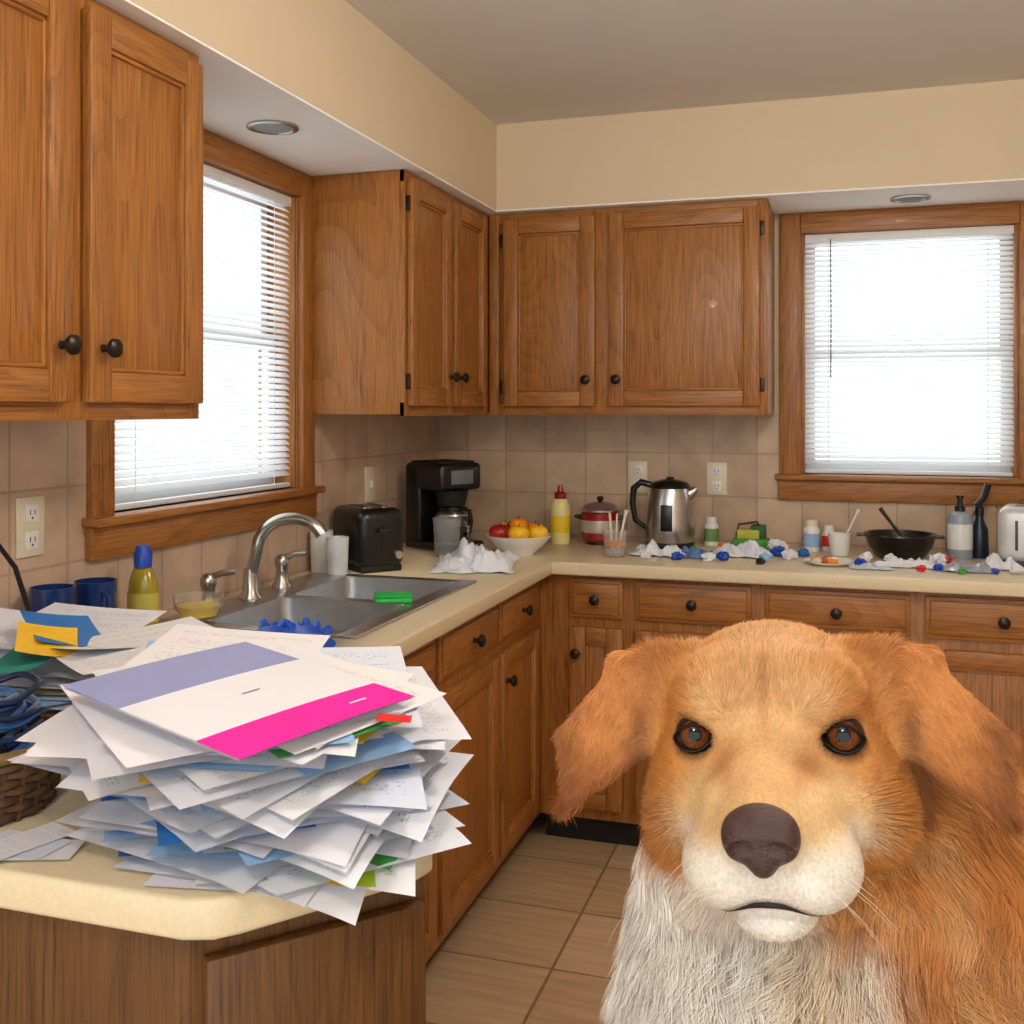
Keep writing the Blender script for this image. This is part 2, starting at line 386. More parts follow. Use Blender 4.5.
# peninsula
r=root('peninsula_cabinet')
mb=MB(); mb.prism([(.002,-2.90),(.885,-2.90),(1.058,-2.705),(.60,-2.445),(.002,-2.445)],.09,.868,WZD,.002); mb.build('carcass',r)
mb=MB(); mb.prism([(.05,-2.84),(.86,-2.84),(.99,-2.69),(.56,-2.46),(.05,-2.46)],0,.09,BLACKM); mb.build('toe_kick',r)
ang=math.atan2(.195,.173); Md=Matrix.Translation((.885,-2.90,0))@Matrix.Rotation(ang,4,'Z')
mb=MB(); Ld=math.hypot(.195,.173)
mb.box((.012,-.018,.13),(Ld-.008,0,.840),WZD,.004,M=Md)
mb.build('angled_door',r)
# countertop
def apply_bool(ob,cut):
    md=ob.modifiers.new('b','BOOLEAN'); md.operation='DIFFERENCE'; md.solver='EXACT'; md.object=cut
    dg=bpy.context.evaluated_depsgraph_get(); dg.update()
    me=bpy.data.meshes.new_from_object(ob.evaluated_get(dg)); ob.modifiers.clear(); ob.data=me; bpy.data.objects.remove(cut)
mb=MB()
mb.prism([(.001,-.007),(.001,-2.93),(.895,-2.93),(.925,-2.92),(.945,-2.90),(1.062,-2.745),(1.070,-2.715),(1.05,-2.690),(.70,-2.455),(.65,-2.41),(.635,-2.36),(.635,-.635),(XR-.003,-.635),(XR-.003,-.007)],.87,.912,LAM,.007)
ct=mb.build('countertop')
mb=MB(); mb.box((.10,-1.81,.8),(.525,-1.11,1.0),LAM,0); cut=mb.build('cut'); apply_bool(ct,cut)
# sink
r=root('kitchen_sink'); mb=MB(); z0,z1=.9125,.9185
Xs=(.05,.17,.50,.545); Ys=(-1.835,-1.795,-1.475,-1.435,-1.125,-1.085)
mb.box((Xs[0],Ys[0],z0),(Xs[1],Ys[5],z1),STEELD,.002); mb.box((Xs[2],Ys[0],z0),(Xs[3],Ys[5],z1),STEELD,.002)
for a,b_ in ((0,1),(2,3),(4,5)): mb.box((Xs[1]-.002,Ys[a],z0),(Xs[2]+.002,Ys[b_],z1-.0005),STEELD,.002)
mb.build('rim',r)
for k,(ya,yb) in enumerate(((Ys[1],Ys[2]),(Ys[3],Ys[4]))):
    bm=bmesh.new(); bmesh.ops.create_cube(bm,size=1)
    for v in bm.verts:
        zz=.917 if v.co.z>0 else .75; inn=0 if v.co.z>0 else .012
        v.co=Vector(((Xs[1]+Xs[2])/2+v.co.x*(Xs[2]-Xs[1]-2*inn),(ya+yb)/2+v.co.y*(yb-ya-2*inn),zz))
    es=[e for e in bm.edges if not (e.verts[0].co.z>.9 and e.verts[1].co.z>.9)]
    bmesh.ops.delete(bm,geom=[f for f in bm.faces if f.calc_center_median().z>.91],context='FACES_ONLY')
    bmesh.ops.bevel(bm,geom=es,offset=.03,segments=4,profile=.5,affect='EDGES')
    bm.verts.index_update()
    mb=MB(); mb.raw([v.co.copy() for v in bm.verts],[[v.index for v in f.verts] for f in bm.faces],STEELD); bm.free()
    mb.lathe([(0,.7515),(.035,.7515),(.04,.7525),(.042,.751)],CHROME,c=((Xs[1]+Xs[2])/2,(ya+yb)/2,0),seg=20)
    mb.build('basin_%d'%(k+1),r,recalc=False)
# faucet
r=root('kitchen_faucet',(.105,-1.52,.9185)); mb=MB()
mb.lathe([(0,0),(.03,0),(.03,.006),(.02,.02),(.018,.06),(.0155,.075),(0,.078)],CHROME)
pts=[];rs=[]
for i in range(25):
    t=i/24
    if t<.3: p=(.02*t/.3,0,.05+t/.3*.08)
    else:
        a=(t-.3)/.7*math.pi*.80; p=(.02+.088-.088*math.cos(a),.0+.035*(t-.3)/.7,.13+.070*math.sin(a)-max(0,t-.9)*.1)
    pts.append(p); rs.append(.0145 if t<.9 else .0165)
mb.tube(pts,rs,CHROME,14); mb.build('spout',r)
for nme,dy in (('handle_cold',-.165),('handle_hot',.17)):
    mb=MB(); mb.lathe([(0,0),(.027,0),(.027,.005),(.018,.02),(.015,.05),(.019,.06),(.019,.075),(.012,.085),(0,.087)],CHROME,c=(-.01,dy,0))
    mb.tube([(-.01,dy,.075),(.02,dy+.01,.087),(.055,dy+.015,.09)],[.008,.0075,.006],CHROME,10); mb.build(nme,r)
for x,y in ((.188,-1.555),(1.708,-.18)):
    mb=MB(); mb.lathe([(.062,2.0699),(.062,2.0655),(.052,2.064),(.048,2.068)],CHROME,c=(x,y,0)); mb.lathe([(.049,2.067),(.03,2.0672),(0,2.0673)],LAMPG,c=(x,y,0)); mb.build('recessed_light')
def outlet(side,a,z,sw=False):
    r=root('wall_switch' if sw else 'wall_outlet'); mb=MB()
    mb.wbox(side,a-.036,a+.036,.0061,.012,z-.058,z+.058,CREAM,.003)
    if sw: mb.wbox(side,a-.006,a+.006,.012,.02,z-.012,z+.012,WHITEP,.002)
    else:
        for dz in (-.026,.026):
            mb.wbox(side,a-.016,a+.016,.0118,.0145,z+dz-.017,z+dz+.017,WHITEP,.006)
            for da in (-.006,.006): mb.wbox(side,a+da-.001,a+da+.001,.0145,.0149,z+dz-.003,z+dz+.007,BLACKM,0)
            mb.wbox(side,a-.002,a+.002,.0145,.0149,z+dz-.011,z+dz-.007,BLACKM,0)
    mb.build('cover_plate',r)
outlet('L',-2.15,1.16); outlet('L',-.63,1.14,True); outlet('B',.786,1.14); outlet('B',1.071,1.14)
CZ=.9125
# ------------------------------------------------------------ appliances on the counter
r=root('coffee_maker',(.175,-.42,CZ),(0,0,-30*D2R)); r.scale=(.95,.95,.93); mb=MB()
mb.box((-.09,-.095,0),(.14,.095,.03),BLACK,.012,4); mb.box((-.09,-.095,.02),(-.005,.095,.31),BLACK,.014,4); mb.box((-.09,-.095,.215),(.125,.095,.315),BLACK,.018,4)
mb.box((-.07,-.08,.312),(.10,.08,.322),BLACKM,.006); mb.box((.124,-.05,.24),(.127,.05,.29),simple('panel_grey',S(110,112,116),.4),.001)
mb.lathe([(.05,.16),(.062,.215)],BLACKM,c=(.065,0,0)); mb.lathe([(0,.03),(.065,.03),(.065,.034),(0,.035)],STEEL,c=(.065,0,0))
mb.build('housing',r)
mb=MB(); mb.lathe([(0,.036),(.06,.036),(.072,.06),(.073,.09),(.06,.125),(.05,.14),(.05,.15),(0,.152)],DGLASS,c=(.07,0,0)); mb.lathe([(.0515,.138),(.053,.138),(.053,.155),(0,.16)],BLACK,c=(.07,0,0)); mb.lathe([(.0605,.122),(.0625,.124),(.0605,.13)],STEEL,c=(.07,0,0))
mb.tube([(.12,0,.148),(.165,0,.145),(.172,0,.11),(.165,0,.07),(.14,0,.06)],.009,BLACK,8); mb.build('carafe',r)
def toaster(name,loc,rotz,body,dark,L=.26,W=.16,H=.185,ribs=False):
    r=root(name,loc,(0,0,rotz)); mb=MB()
    mb.box((-L/2,-W/2,.012),(L/2,W/2,H),body,.03,5); mb.box((-L/2+.01,-W/2+.01,0),(L/2-.01,W/2-.01,.02),dark,.004)
    for y in (-.03,.03): mb.box((-L/2+.045,y-.013,H-.001),(L/2-.045,y+.013,H+.002),STEEL,.001); mb.box((-L/2+.05,y-.009,H+.0015),(L/2-.05,y+.009,H+.0026),BLACKM,0)
    mb.box((L/2-.001,-.004,.05),(L/2+.002,.004,.14),dark,0); mb.box((L/2,-.02,.115),(L/2+.02,.02,.13),dark,.004)
    if ribs:
        for k in range(5): mb.box((-L/2+.05+k*.035,-W/2-.002,.05),(-L/2+.058+k*.035,-W/2+.002,.14),dark,.0008)
    mb.lathe([(0,0),(.013,0),(.012,.012),(0,.013)],STEEL,seg=16,M=Matrix.Translation((L/2,.045,.05))@Matrix.Rotation(math.pi/2,4,'Y'))
    mb.build('toaster_body',r); return r
toaster('toaster',(.145,-.935,CZ),-40*D2R,BLACK,BLACKM,.22,.15,.185)
toaster('toaster',(2.080,-.27,CZ),-12*D2R,simple('toaster_silver',S(220,222,226),.3,.35),simple('toaster_rib',S(60,62,68),.5),.24,.17,.18,True)
r=root('electric_kettle',(.93,-.17,CZ)); mb=MB()
mb.lathe([(0,0),(.082,0),(.084,.012),(.08,.02),(0,.02)],BLACK,seg=40)
mb.lathe([(.08,.02),(.084,.03),(.083,.08),(.077,.15),(.068,.2),(.066,.205)],STEEL,seg=40)
mb.lathe([(.067,.203),(.069,.21),(.062,.222),(.03,.232),(0,.234)],BLACK,seg=40); mb.lathe([(0,.23),(.012,.232),(.014,.24),(0,.243)],BLACK,seg=16)
mb.box((-.02,-.0845,.06),(.02,-.078,.15),BLACK,.003)
mb.build('body',r)
mb=MB(); mb.tube([(-.06,-.0,.21),(-.10,-.01,.222),(-.125,-.01,.2),(-.13,-.01,.15),(-.12,-.01,.09),(-.08,-.0,.06)],[.012,.012,.012,.011,.010,.009],BLACK,10)
mb.tube([(.055,0,.175),(.082,0,.195),(.092,0,.203)],[.025,.014,.008],STEEL,12); mb.build('handle_and_spout',r)
r=root('slow_cooker',(.68,-.16,CZ)); mb=MB(); r.scale=(.9,.9,.95)
mb.lathe([(0,0),(.06,0),(.06,.012)],BLACK); mb.lathe([(.06,.01),(.072,.02),(.075,.05),(.075,.115),(.07,.12)],RED); mb.lathe([(.07,.12),(.078,.122),(.078,.128),(.07,.13)],STEEL)
mb.lathe([(.0755,.045),(.0762,.05),(.0762,.085),(.0755,.09)],simple('cooker_band',S(196,180,170),.35,.3),seg=32)
mb.lathe([(.072,.13),(.06,.145),(.03,.155),(0,.157)],simple('lid_glass',S(120,90,90),.1,coat=.5)); mb.lathe([(0,.155),(.008,.157),(.014,.168),(.01,.176),(0,.178)],BLACK)
for s_ in (-1,1): mb.tube([(s_*.07,-.025,.095),(s_*.095,-.02,.1),(s_*.095,.02,.1),(s_*.07,.025,.095)],.006,BLACK,8)
mb.build('pot',r)
def bottle(name,loc,prof,mat,cap,capmat,lab=None,labmat=None,extra=None,sx=1,sy=1,rz=0):
    r=root(name,loc,(0,0,rz)); mb=MB(); mb.lathe(prof,mat,seg=28,sx=sx,sy=sy); mb.build('body',r)
    mb=MB(); mb.lathe(cap,capmat,seg=20); 
    if extra: extra(mb)
    mb.build('cap',r)
    if lab: mb=MB(); mb.lathe(lab,labmat,seg=28,sx=sx,sy=sy); mb.build('label',r)
    return r
bottle('squeeze_bottle',(.545,-.20,CZ),[(0,0),(.033,0),(.035,.01),(.034,.08),(.036,.13),(.026,.155),(.015,.162)],simple('mustard_cream',S(232,222,150),.4),
  [(.020,.155),(.022,.178),(.012,.185),(.008,.205),(0,.207)],RED,[(.0357,.04),(.0355,.1)],YEL)
bottle('dish_soap_bottle',(.10,-1.93,CZ),[(0,0),(.032,0),(.035,.008),(.034,.07),(.031,.11),(.024,.135),(.015,.145)],OLIVE,[(.018,.142),(.019,.17),(.016,.176),(.014,.188),(0,.19)],BLUE,[(.0353,.03),(.0345,.09)],simple('soap_label',S(190,176,80),.5),sy=.75)
bottle('pump_bottle',(1.857,-.17,CZ),[(0,0),(.036,0),(.038,.008),(.038,.12),(.032,.14),(.014,.15)],simple('grey_plastic',S(150,158,172),.35),
  [(.016,.148),(.016,.165),(.008,.167),(.008,.19),(.012,.192),(.012,.2),(0,.201)],BLACK,[(.0384,.03),(.0384,.11)],WHITEP)
bottle('spice_bottle',(1.062,-.09,CZ),[(0,0),(.024,0),(.025,.005),(.025,.07),(.018,.08)],WHITEP,[(.019,.078),(.019,.1),(0,.101)],WHITEP,[(.0254,.015),(.0254,.06)],simple('lbl_green',S(110,150,90),.5))
bottle('pill_bottle',(1.40,-.14,CZ),[(0,0),(.024,0),(.025,.005),(.025,.075),(.018,.085)],WHITEP,[(.02,.082),(.02,.105),(0,.106)],CREAM,[(.0254,.015),(.0254,.06)],CLB)
bottle('vitamin_bottle',(1.455,-.11,CZ),[(0,0),(.02,0),(.021,.005),(.021,.06),(.015,.07)],WHITEP,[(.017,.067),(.017,.085),(0,.086)],WHITEP,[(.0214,.015),(.0214,.05)],CR)
bottle('spray_bottle',(1.918,-.14,CZ),[(0,0),(.026,0),(.028,.01),(.026,.09),(.013,.12),(.011,.14)],simple('navy_dark',S(18,36,54),.3),[(.013,.135),(.014,.16),(.009,.165),(.009,.18),(0,.19)],BLACK,
  extra=lambda m:(m.tube([(-.012,0,.165),(.012,0,.19),(.025,0,.235)],[.011,.011,.012],BLACK,8),m.tube([(-.005,0,.165),(-.02,0,.13)],.004,BLACK,6)))
def cup(name,loc,r0,r1,h,mat,handle=None,rz=0,extra=None):
    r=root(name,loc,(0,0,rz)); mb=MB(); t=.0025
    mb.lathe([(0,0),(r0,0),(r0+.002,.004),(r1,h),(r1-t,h),(r0-t,.006),(0,.006)],mat,seg=28)
    if handle: mb.tube([(r1*.95,0,h*.85),(r1+.022,0,h*.8),(r1+.026,0,h*.5),(r1+.018,0,h*.25),(r0*.98,0,h*.2)],.005,handle,8)
    if extra: extra(mb)
    mb.build('cup_body',r); return r
cup('coffee_mug',(.065,-2.155,CZ),.038,.041,.135,NAVY,NAVY,-.8); cup('coffee_mug',(.07,-2.04,CZ),.038,.041,.13,NAVY,NAVY,-.5)
cup('drinking_cup',(.05,-1.045,CZ),.028,.034,.12,WHITEP); cup('drinking_cup',(.13,-1.10,CZ+.006),.026,.032,.105,simple('frosted_cup',S(225,232,236),.3))
def uts(mb):
    mb.tube([(.01,0,.02),(.03,.01,.13),(.035,.01,.15)],[.003,.004,.008],WHITEP,6); mb.tube([(-.01,0,.02),(-.02,.01,.14)],.004,CREAM,6); mb.tube([(0,.01,.02),(.0,.03,.135)],.0035,CREAM,6)
    mb.lathe([(0,.035),(.033,.037),(.034,.05),(0,.052)],ORG,seg=20)
cup('utensil_cup',(.80,-.47,CZ),.030,.040,.085,simple('clear_plastic',(.95,.95,.95),.1,trans=.85,ior=1.15),extra=uts)
def ut2(mb): mb.tube([(0,0,.02),(.05,0,.13),(.06,0,.15)],[.003,.003,.007],WHITEP,6)
cup('measuring_cup',(1.49,-.22,CZ),.028,.036,.07,WHITEP,extra=ut2)
r=root('glass_pitcher',(.285,-.64,CZ)); mb=MB(); mb.lathe([(0,0),(.036,0),(.04,.01),(.044,.11),(.048,.125),(.046,.125),(.042,.11),(.036,.012),(0,.01)],simple('pitcher_glass',(.82,.85,.87),.08,trans=.85,var=0,ior=1.2),seg=28)
mb.tube([(.046,0,.11),(.075,0,.10),(.075,0,.05),(.042,0,.035)],.005,GLASS,8); mb.build('jug',r)
r=root('glass_bowl',(.14,-1.79,CZ+.006)); mb=MB(); mb.lathe([(0,0),(.03,0),(.052,.03),(.056,.055),(.053,.055),(.048,.028),(.028,.006),(0,.005)],simple('bowl_glass',(.95,.96,.9),.05,trans=.9,var=0,ior=1.15)); mb.lathe([(0,.034),(.047,.034),(.04,.012),(0,.008)],YEL); mb.build('bowl_with_liquid',r)
r=root('fruit_bowl',(.49,-.52,CZ)); mb=MB(); mb.lathe([(0,0),(.05,0),(.052,.006),(.085,.035),(.108,.062),(.110,.066),(.106,.065),(.08,.036),(.045,.012),(0,.01)],CER,seg=40); mb.build('bowl',r)
def ap(q):
    d=math.hypot(q.x,q.y); z=q.z*(1-.35*math.exp(-(d/.3)**2)) if q.z>0 else q.z*(1-.15*math.exp(-(d/.3)**2)); return Vector((q.x*(1+.08*q.z),q.y*(1+.08*q.z),z))
for i,(x,y,z,rr,m_) in enumerate(((-.055,-.03,.07,.036,APPLE),(.015,-.05,.07,.035,PEACH),(.065,.0,.068,.034,PEACH),(-.02,.03,.08,.034,APPLE),(.04,.05,.07,.035,ORG),(-.06,.04,.07,.034,PEACH),(.0,-.0,.092,.031,ORG))):
    mb=MB(); mb.ell((x,y,z),(rr,rr,rr*.94),m_,fn=ap); mb.tube([(x,y,z+rr*.6),(x+.003,y,z+rr*1.08)],.0015,BRONZE,5); mb.build('fruit_%d'%(i+1),r)
r=root('mixing_bowl',(1.675,-.22,CZ)); mb=MB(); mb.lathe([(0,0),(.065,0),(.075,.006),(.098,.040),(.106,.070),(.111,.074),(.110,.079),(.102,.078),(.09,.040),(.06,.012),(0,.01)],BLACK,seg=40)
for s_ in (-1,1): mb.box((s_*.113-.02,-.02,.066),(s_*.113+.02,.02,.075),BLACK,.004)
mb.lathe([(0,.05),(.094,.052),(.09,.04),(0,.03)],simple('bowl_content',S(60,56,52),.5,var=.4,scale=80))
mb.tube([(.03,0,.04),(-.02,.01,.10),(-.06,.02,.155)],[.01,.005,.007],BLACKM,8); mb.build('bowl',r)
r=root('sponge_holder',(1.20,-.13,CZ)); mb=MB(); mb.box((-.06,-.035,0),(.06,.035,.035),simple('mid_green',S(70,150,60),.6),.008); mb.box((-.045,-.025,.03),(.03,.025,.065),simple('olive_sponge',S(190,190,80),.8),.006); mb.box((.0,-.02,.03),(.05,.028,.08),simple('dark_green',S(24,90,48),.6),.006); mb.tube([(-.05,0,.04),(-.04,0,.08),(.02,0,.09),(.05,0,.05)],.004,BLACK,6); mb.build('holder',r)
r=root('plate',(1.46,-.44,CZ)); mb=MB(); mb.lathe([(0,0),(.05,0),(.072,.010),(.073,.012),(.05,.005),(0,.004)],CER,seg=36); mb.build('dish',r)
mb=MB(); SCR=simple('scrap_red',S(190,80,60),.6)
for i in range(7): mb.ell((random.uniform(-.04,.04),random.uniform(-.04,.04),.013),(.018,.014,.009),[SCR,ORG,CREAM][i%3],seg=10)
mb.build('scraps',r)
def cloth(name,loc,sx,sy,h,mat,seed,n=26,fz=9.0,rz=0,parent=None):
    mb=MB(); vs=[];fs=[]
    for i in range(n):
        for j in range(n):
            u=i/(n-1)*2-1; v=j/(n-1)*2-1
            ed=1+.22*noise.noise(Vector((u*1.7,v*1.7,seed)))
            x=u*sx*ed; y=v*sy*(1+.22*noise.noise(Vector((u*1.7,v*1.7,seed+9))))
            q=Vector((x*fz,y*fz,seed*3.1)); z=abs(noise.noise(q))*1.3+abs(noise.noise(q*2.7))*.6+.15*abs(noise.noise(q*6))
            fall=max(0,1-max(abs(u),abs(v))**3)
            vs.append((x,y,.0015+h*z*(fall*.9+.1)))
    for i in range(n-1):
        for j in range(n-1): fs.append([i*n+j,(i+1)*n+j,(i+1)*n+j+1,i*n+j+1])
    mb.raw(vs,fs,mat,smooth=True)
    return mb.build(name,parent,loc,(0,0,rz),recalc=False,ang=.6)
GLV=simple('glove_rubber',S(14,82,196),.45,bump=.1,scale=80)
for gi,(gx,gy,gr) in enumerate(((.47,-1.90,2.3),(.40,-1.93,1.7))):
    r=root('rubber_glove',(gx,gy,CZ),(0,0,gr)); mb=MB()
    mb.tube([(-.10,0,.014),(-.06,.002,.020),(-.03,0,.016),(0,0,.020),(.025,0,.018)],[.034,.028,.024,.034,.030],GLV,12)
    for v_ in range(len(mb.v)): mb.v[v_]=Vector((mb.v[v_].x,mb.v[v_].y,max(.001,.018+(mb.v[v_].z-.018)*.5)))
    for k,(fy,fl2) in enumerate(((-.024,.055),(-.008,.068),(.008,.064),(.024,.05))):
        mb.tube([(.02,fy,.018),(.02+fl2*.5,fy*1.25,.028+.006*(k%2)),(.02+fl2,fy*1.4,.012)],[.0095,.0085,.007],GLV,8)
    mb.tube([(-.01,-.025,.016),(.015,-.048,.022),(.035,-.055,.014)],[.010,.009,.0075],GLV,8); mb.build('glove',r)
cloth('paper_napkins',(.44,-.80,CZ),.12,.15,.07,TISSUE,1,36,14,.3)
LR=root('counter_litter',(0,0,0))
cloth('plastic_wrapper',(.93,-.40,CZ),.09,.04,.045,TISSUE,21,30,20,parent=LR)
cloth('plastic_wrapper_2',(1.19,-.33,CZ),.09,.055,.06,TISSUE,25,30,18,parent=LR)
cloth('plastic_wrapper_3',(1.68,-.42,CZ),.09,.04,.035,TISSUE,31,24,20,parent=LR)
cloth('plastic_wrapper_4',(1.95,-.38,CZ),.055,.04,.045,TISSUE,37,24,20,parent=LR)
cloth('plastic_wrapper_5',(1.58,-.50,CZ),.06,.03,.02,simple('wrapper_grey',S(190,196,210),.3),39,24,20,parent=LR)
cloth('chip_bag',(1.05,-.40,CZ),.055,.045,.045,simple('bag_blue_grey',S(90,125,185),.3),41,24,20,parent=LR)
cloth('chip_bag_2',(1.85,-.46,CZ),.07,.04,.035,simple('bag_silver',S(170,175,190),.25,.4),44,24,20,parent=LR)
def crumple(name,loc,r_,mat,seed,parent=None):
    bm=bmesh.new(); bmesh.ops.create_icosphere(bm,subdivisions=3,radius=1); vs=[]
    for v in bm.verts:
        q=v.co; k=1+.45*noise.noise(q*2.1+Vector((seed,0,0)))+.25*noise.noise(q*5+Vector((seed,3,0))); vs.append((q.x*k*r_,q.y*k*r_,max(0,r_*.62+q.z*k*r_*.72)))
    bm.verts.index_update(); mb=MB(); mb.raw(vs,[[v.index for v in f.verts] for f in bm.faces],mat); bm.free()
    return mb.build(name,parent,loc,ang=.35)
for i,(x,y,rr,m_) in enumerate(((.86,-.34,.018,TISSUE),(1.0,-.48,.018,BLUE),(1.12,-.22,.02,ORG),(1.30,-.30,.024,BLUE),(1.34,-.37,.024,TISSUE),(1.27,-.42,.018,CLB),(1.10,-.49,.020,TISSUE),(1.57,-.33,.020,TISSUE),(1.55,-.44,.016,BLUE),(1.78,-.34,.024,TISSUE),(1.81,-.29,.014,CR),(1.98,-.47,.018,TISSUE),(1.92,-.49,.012,BLUE),(1.29,-.19,.03,TISSUE),(1.03,-.30,.016,CG),(1.83,-.52,.012,CG),(1.14,-.45,.02,BLUE),(.90,-.48,.018,TISSUE),(1.22,-.22,.02,CG),(1.72,-.50,.013,CR),(1.38,-.28,.018,CB),(1.26,-.50,.014,BLACKM),(1.77,-.47,.014,BLUE),(1.64,-.35,.02,TISSUE))):
    crumple('crumpled_wrapper_%d'%i,(x,y,CZ),rr,m_,i*3.7,LR)
mb=MB(); mb.box((-.045,-.03,0),(.045,.03,.014),GREEN,.006); mb.box((-.045,-.03,.012),(.045,.03,.02),simple('scour_pad',S(20,170,70),.9),.004); mb.build('sponge',None,(.46,-1.455,.9187),(0,0,.5))
# ------------------------------------------------------------ basket with cables + cord
r=root('wicker_basket',(.525,-2.80,CZ)); mb=MB(); WK=simple('wicker',S(84,54,32),.7,var=.35,scale=60)
mb.lathe([(0,0),(.075,0),(.075,.006),(0,.006)],WK)
for k in range(7):
    z=.008+k*.010; rad=.078+.0022*k; n=72
    mb.tube([((rad+.0035*math.cos(12*2*math.pi*i/n+(k%2)*math.pi))*math.cos(2*math.pi*i/n),(rad+.0035*math.cos(12*2*math.pi*i/n+(k%2)*math.pi))*math.sin(2*math.pi*i/n),z) for i in range(n)],.0055,WK,6,True)
for k in range(24):
    a=2*math.pi*k/24; mb.tube([(.077*math.cos(a),.077*math.sin(a),0),(.094*math.cos(a),.094*math.sin(a),.08)],.0035,WK,5)
mb.tube([(.095*math.cos(a),.095*math.sin(a),.08) for a in [2*math.pi*i/40 for i in range(40)]],.007,simple('wicker_rim',S(120,92,54),.6,var=.3,scale=50),8,True); mb.build('basket',r)
mb=MB(); cm=[simple('cable_navy',S(18,34,66),.4),simple('cable_blue',S(40,84,140),.4),simple('cable_slate',S(84,110,140),.4)]
for k in range(16):
    R=random.uniform(.045,.082); cx,cy=random.uniform(-.012,.012),random.uniform(-.012,.012); z=.035+k*.0065; tx,ty=random.uniform(-.15,.15),random.uniform(-.15,.15); n=48
    mb.tube([(cx+R*math.cos(a)*1.0,cy+R*math.sin(a)*.92,z+tx*R*math.cos(a)+ty*R*math.sin(a)+.003*math.sin(5*a)) for a in [2*math.pi*i/n for i in range(n)]],.0038,cm[k%3],7,True)
mb.build('coiled_cables',r)
mb=MB(); mb.tube([(.04,-2.36,CZ+.006),(.045,-2.35,1.05),(.05,-2.32,1.13),(.06,-2.29,1.15),(.075,-2.26,1.10),(.10,-2.245,1.0),(.12,-2.245,CZ+.006),(.17,-2.27,CZ+.006)],.005,BLACK,8)
mb.build('power_cord')
# ------------------------------------------------------------ papers
def dout(x,y): return max(0,-2.945-y,(x-.9)*.795-(y+2.93)*.606-.028)
def sheet(mb,cx,cy,z,w,h,rot,mat,cu=0,cv=0,tx=0,ty=0,dk=0,n=8,wx=0,wy=0):
    vs=[];uvs=[];fs=[]; c,s_=math.cos(rot),math.sin(rot)
    for i in range(n):
        for j in range(n):
            u=i/(n-1)-.5; v=j/(n-1)-.5; lx,ly=u*w,v*h
            x=cx+lx*c-ly*s_; y=cy+lx*s_+ly*c
            zz=z+cu*(u*u)+cv*(v*v)+tx*lx+ty*ly+wx*(x-cx)+wy*(y-cy)
            d=dout(x,y); zz-=dk*d*d+dk*.10*d
            if d<=0: zz=max(zz,CZ+.001)
            vs.append((x,y,zz)); uvs.append((u+.5,v+.5))
    for i in range(n-1):
        for j in range(n-1): fs.append([i*n+j,(i+1)*n+j,(i+1)*n+j+1,i*n+j+1])
    mb.raw(vs,fs,mat,uvs=uvs)
def ok(cx,cy,w,h,rot,xmin,ymin,dmax,ymax=-2.45):
    c,s_=math.cos(rot),math.sin(rot)
    for a in (-1,1):
        for b in (-1,1):
            lx,ly=a*w/2,b*h/2; x=cx+lx*c-ly*s_; y=cy+lx*s_+ly*c
            if x<xmin or y>ymax or x>1.125 or (x-.9)*.795-(y+2.93)*.606-.028>dmax: return False
            if y<ymin-(.10 if x>.93 else 0): return False
    return True
mb=MB(); NS=96; HT=.160
mats=[PR1]*5+[PR2]*3+[PR3]*4+[PAPER]*6
accent=[CB,CG,CLB,CLB,CT,CMAP,CLB,CB,CY,CLB]
for k,(cx,cy,rt,m_) in enumerate(((.925,-2.765,.19,PAPER),(.90,-2.76,.02,PR1),(.945,-2.745,.40,PR3),(.91,-2.75,-.2,PAPER),(.95,-2.74,.9,PR1))):
    sheet(mb,cx,cy,CZ+.003+k*.003,.216,.279,rt,m_,0,0,0,0,2.4-.3*k,n=14)
sheet(mb,1.015,-2.80,CZ+.010,.04,.12,.5,simple('card_lime',S(170,200,40),.6),0,0,0,0,1.9,n=6)
for i in range(NS):
    t=i/(NS-1); z=CZ+.014+t*(HT-.010)
    for tr_ in range(300):
        cx=.885+random.gauss(0,.045)+.005*t; cy=-2.735+random.gauss(0,.045)-.055*t
        rot=random.uniform(0,2*math.pi) if random.random()<.35 else random.gauss(.4,.35)+random.choice([0,math.pi/2])
        w,h=.216,.279
        if random.random()<.25: w,h=.24,.105; cx+=random.choice([-1,1])*.06; cy+=random.choice([-1,.3])*.05
        if ok(cx,cy,w,h,rot,.655-.02*t,-2.905-.12*t,.080+.02*t): break
    else: cx,cy,w,h,rot=.88,-2.74-.05*t,.216,.279,.3
    m_=random.choice(mats)
    sheet(mb,cx,cy,z,w,h,rot,m_,random.uniform(-.012,.016),random.uniform(-.012,.016),random.gauss(0,.02),random.gauss(0,.02),dk=(1-t)*1.6+.2,wx=-.07*t,wy=.06*t)
    if random.random()<.24:
        a_=random.uniform(-2.6,.5); w2,h2=random.uniform(.04,.07),random.uniform(.10,.16)
        px,py=.89+math.cos(a_)*.142,-2.765-.05*t+math.sin(a_)*.112
        if ok(px,py,w2,h2,a_,.64,-2.915-.12*t,.09): sheet(mb,px,py,z+.0004,w2,h2,a_+random.uniform(-.4,.4),random.choice(accent),dk=(1-t)*1.6+.2,wx=-.07*t,wy=.06*t,n=5)
zt=CZ+HT
for (dx,dy,dz,w,h,rt,m_) in ((.02,-.01,.004,.27,.22,-.15,PR1),(.05,.05,.006,.21,.26,.5,PR2),(-.08,.06,.008,.20,.26,.25,PR3),(-.0,-.045,.012,.28,.23,.95,PAPER),(.035,.01,.011,.27,.22,-.32,PR3)):
    sheet(mb,.895+dx,-2.80+dy,zt+dz-dx*.07+dy*.06,w,h,rt,m_,.006,.006,0,0,.1,wx=-.08,wy=.06)
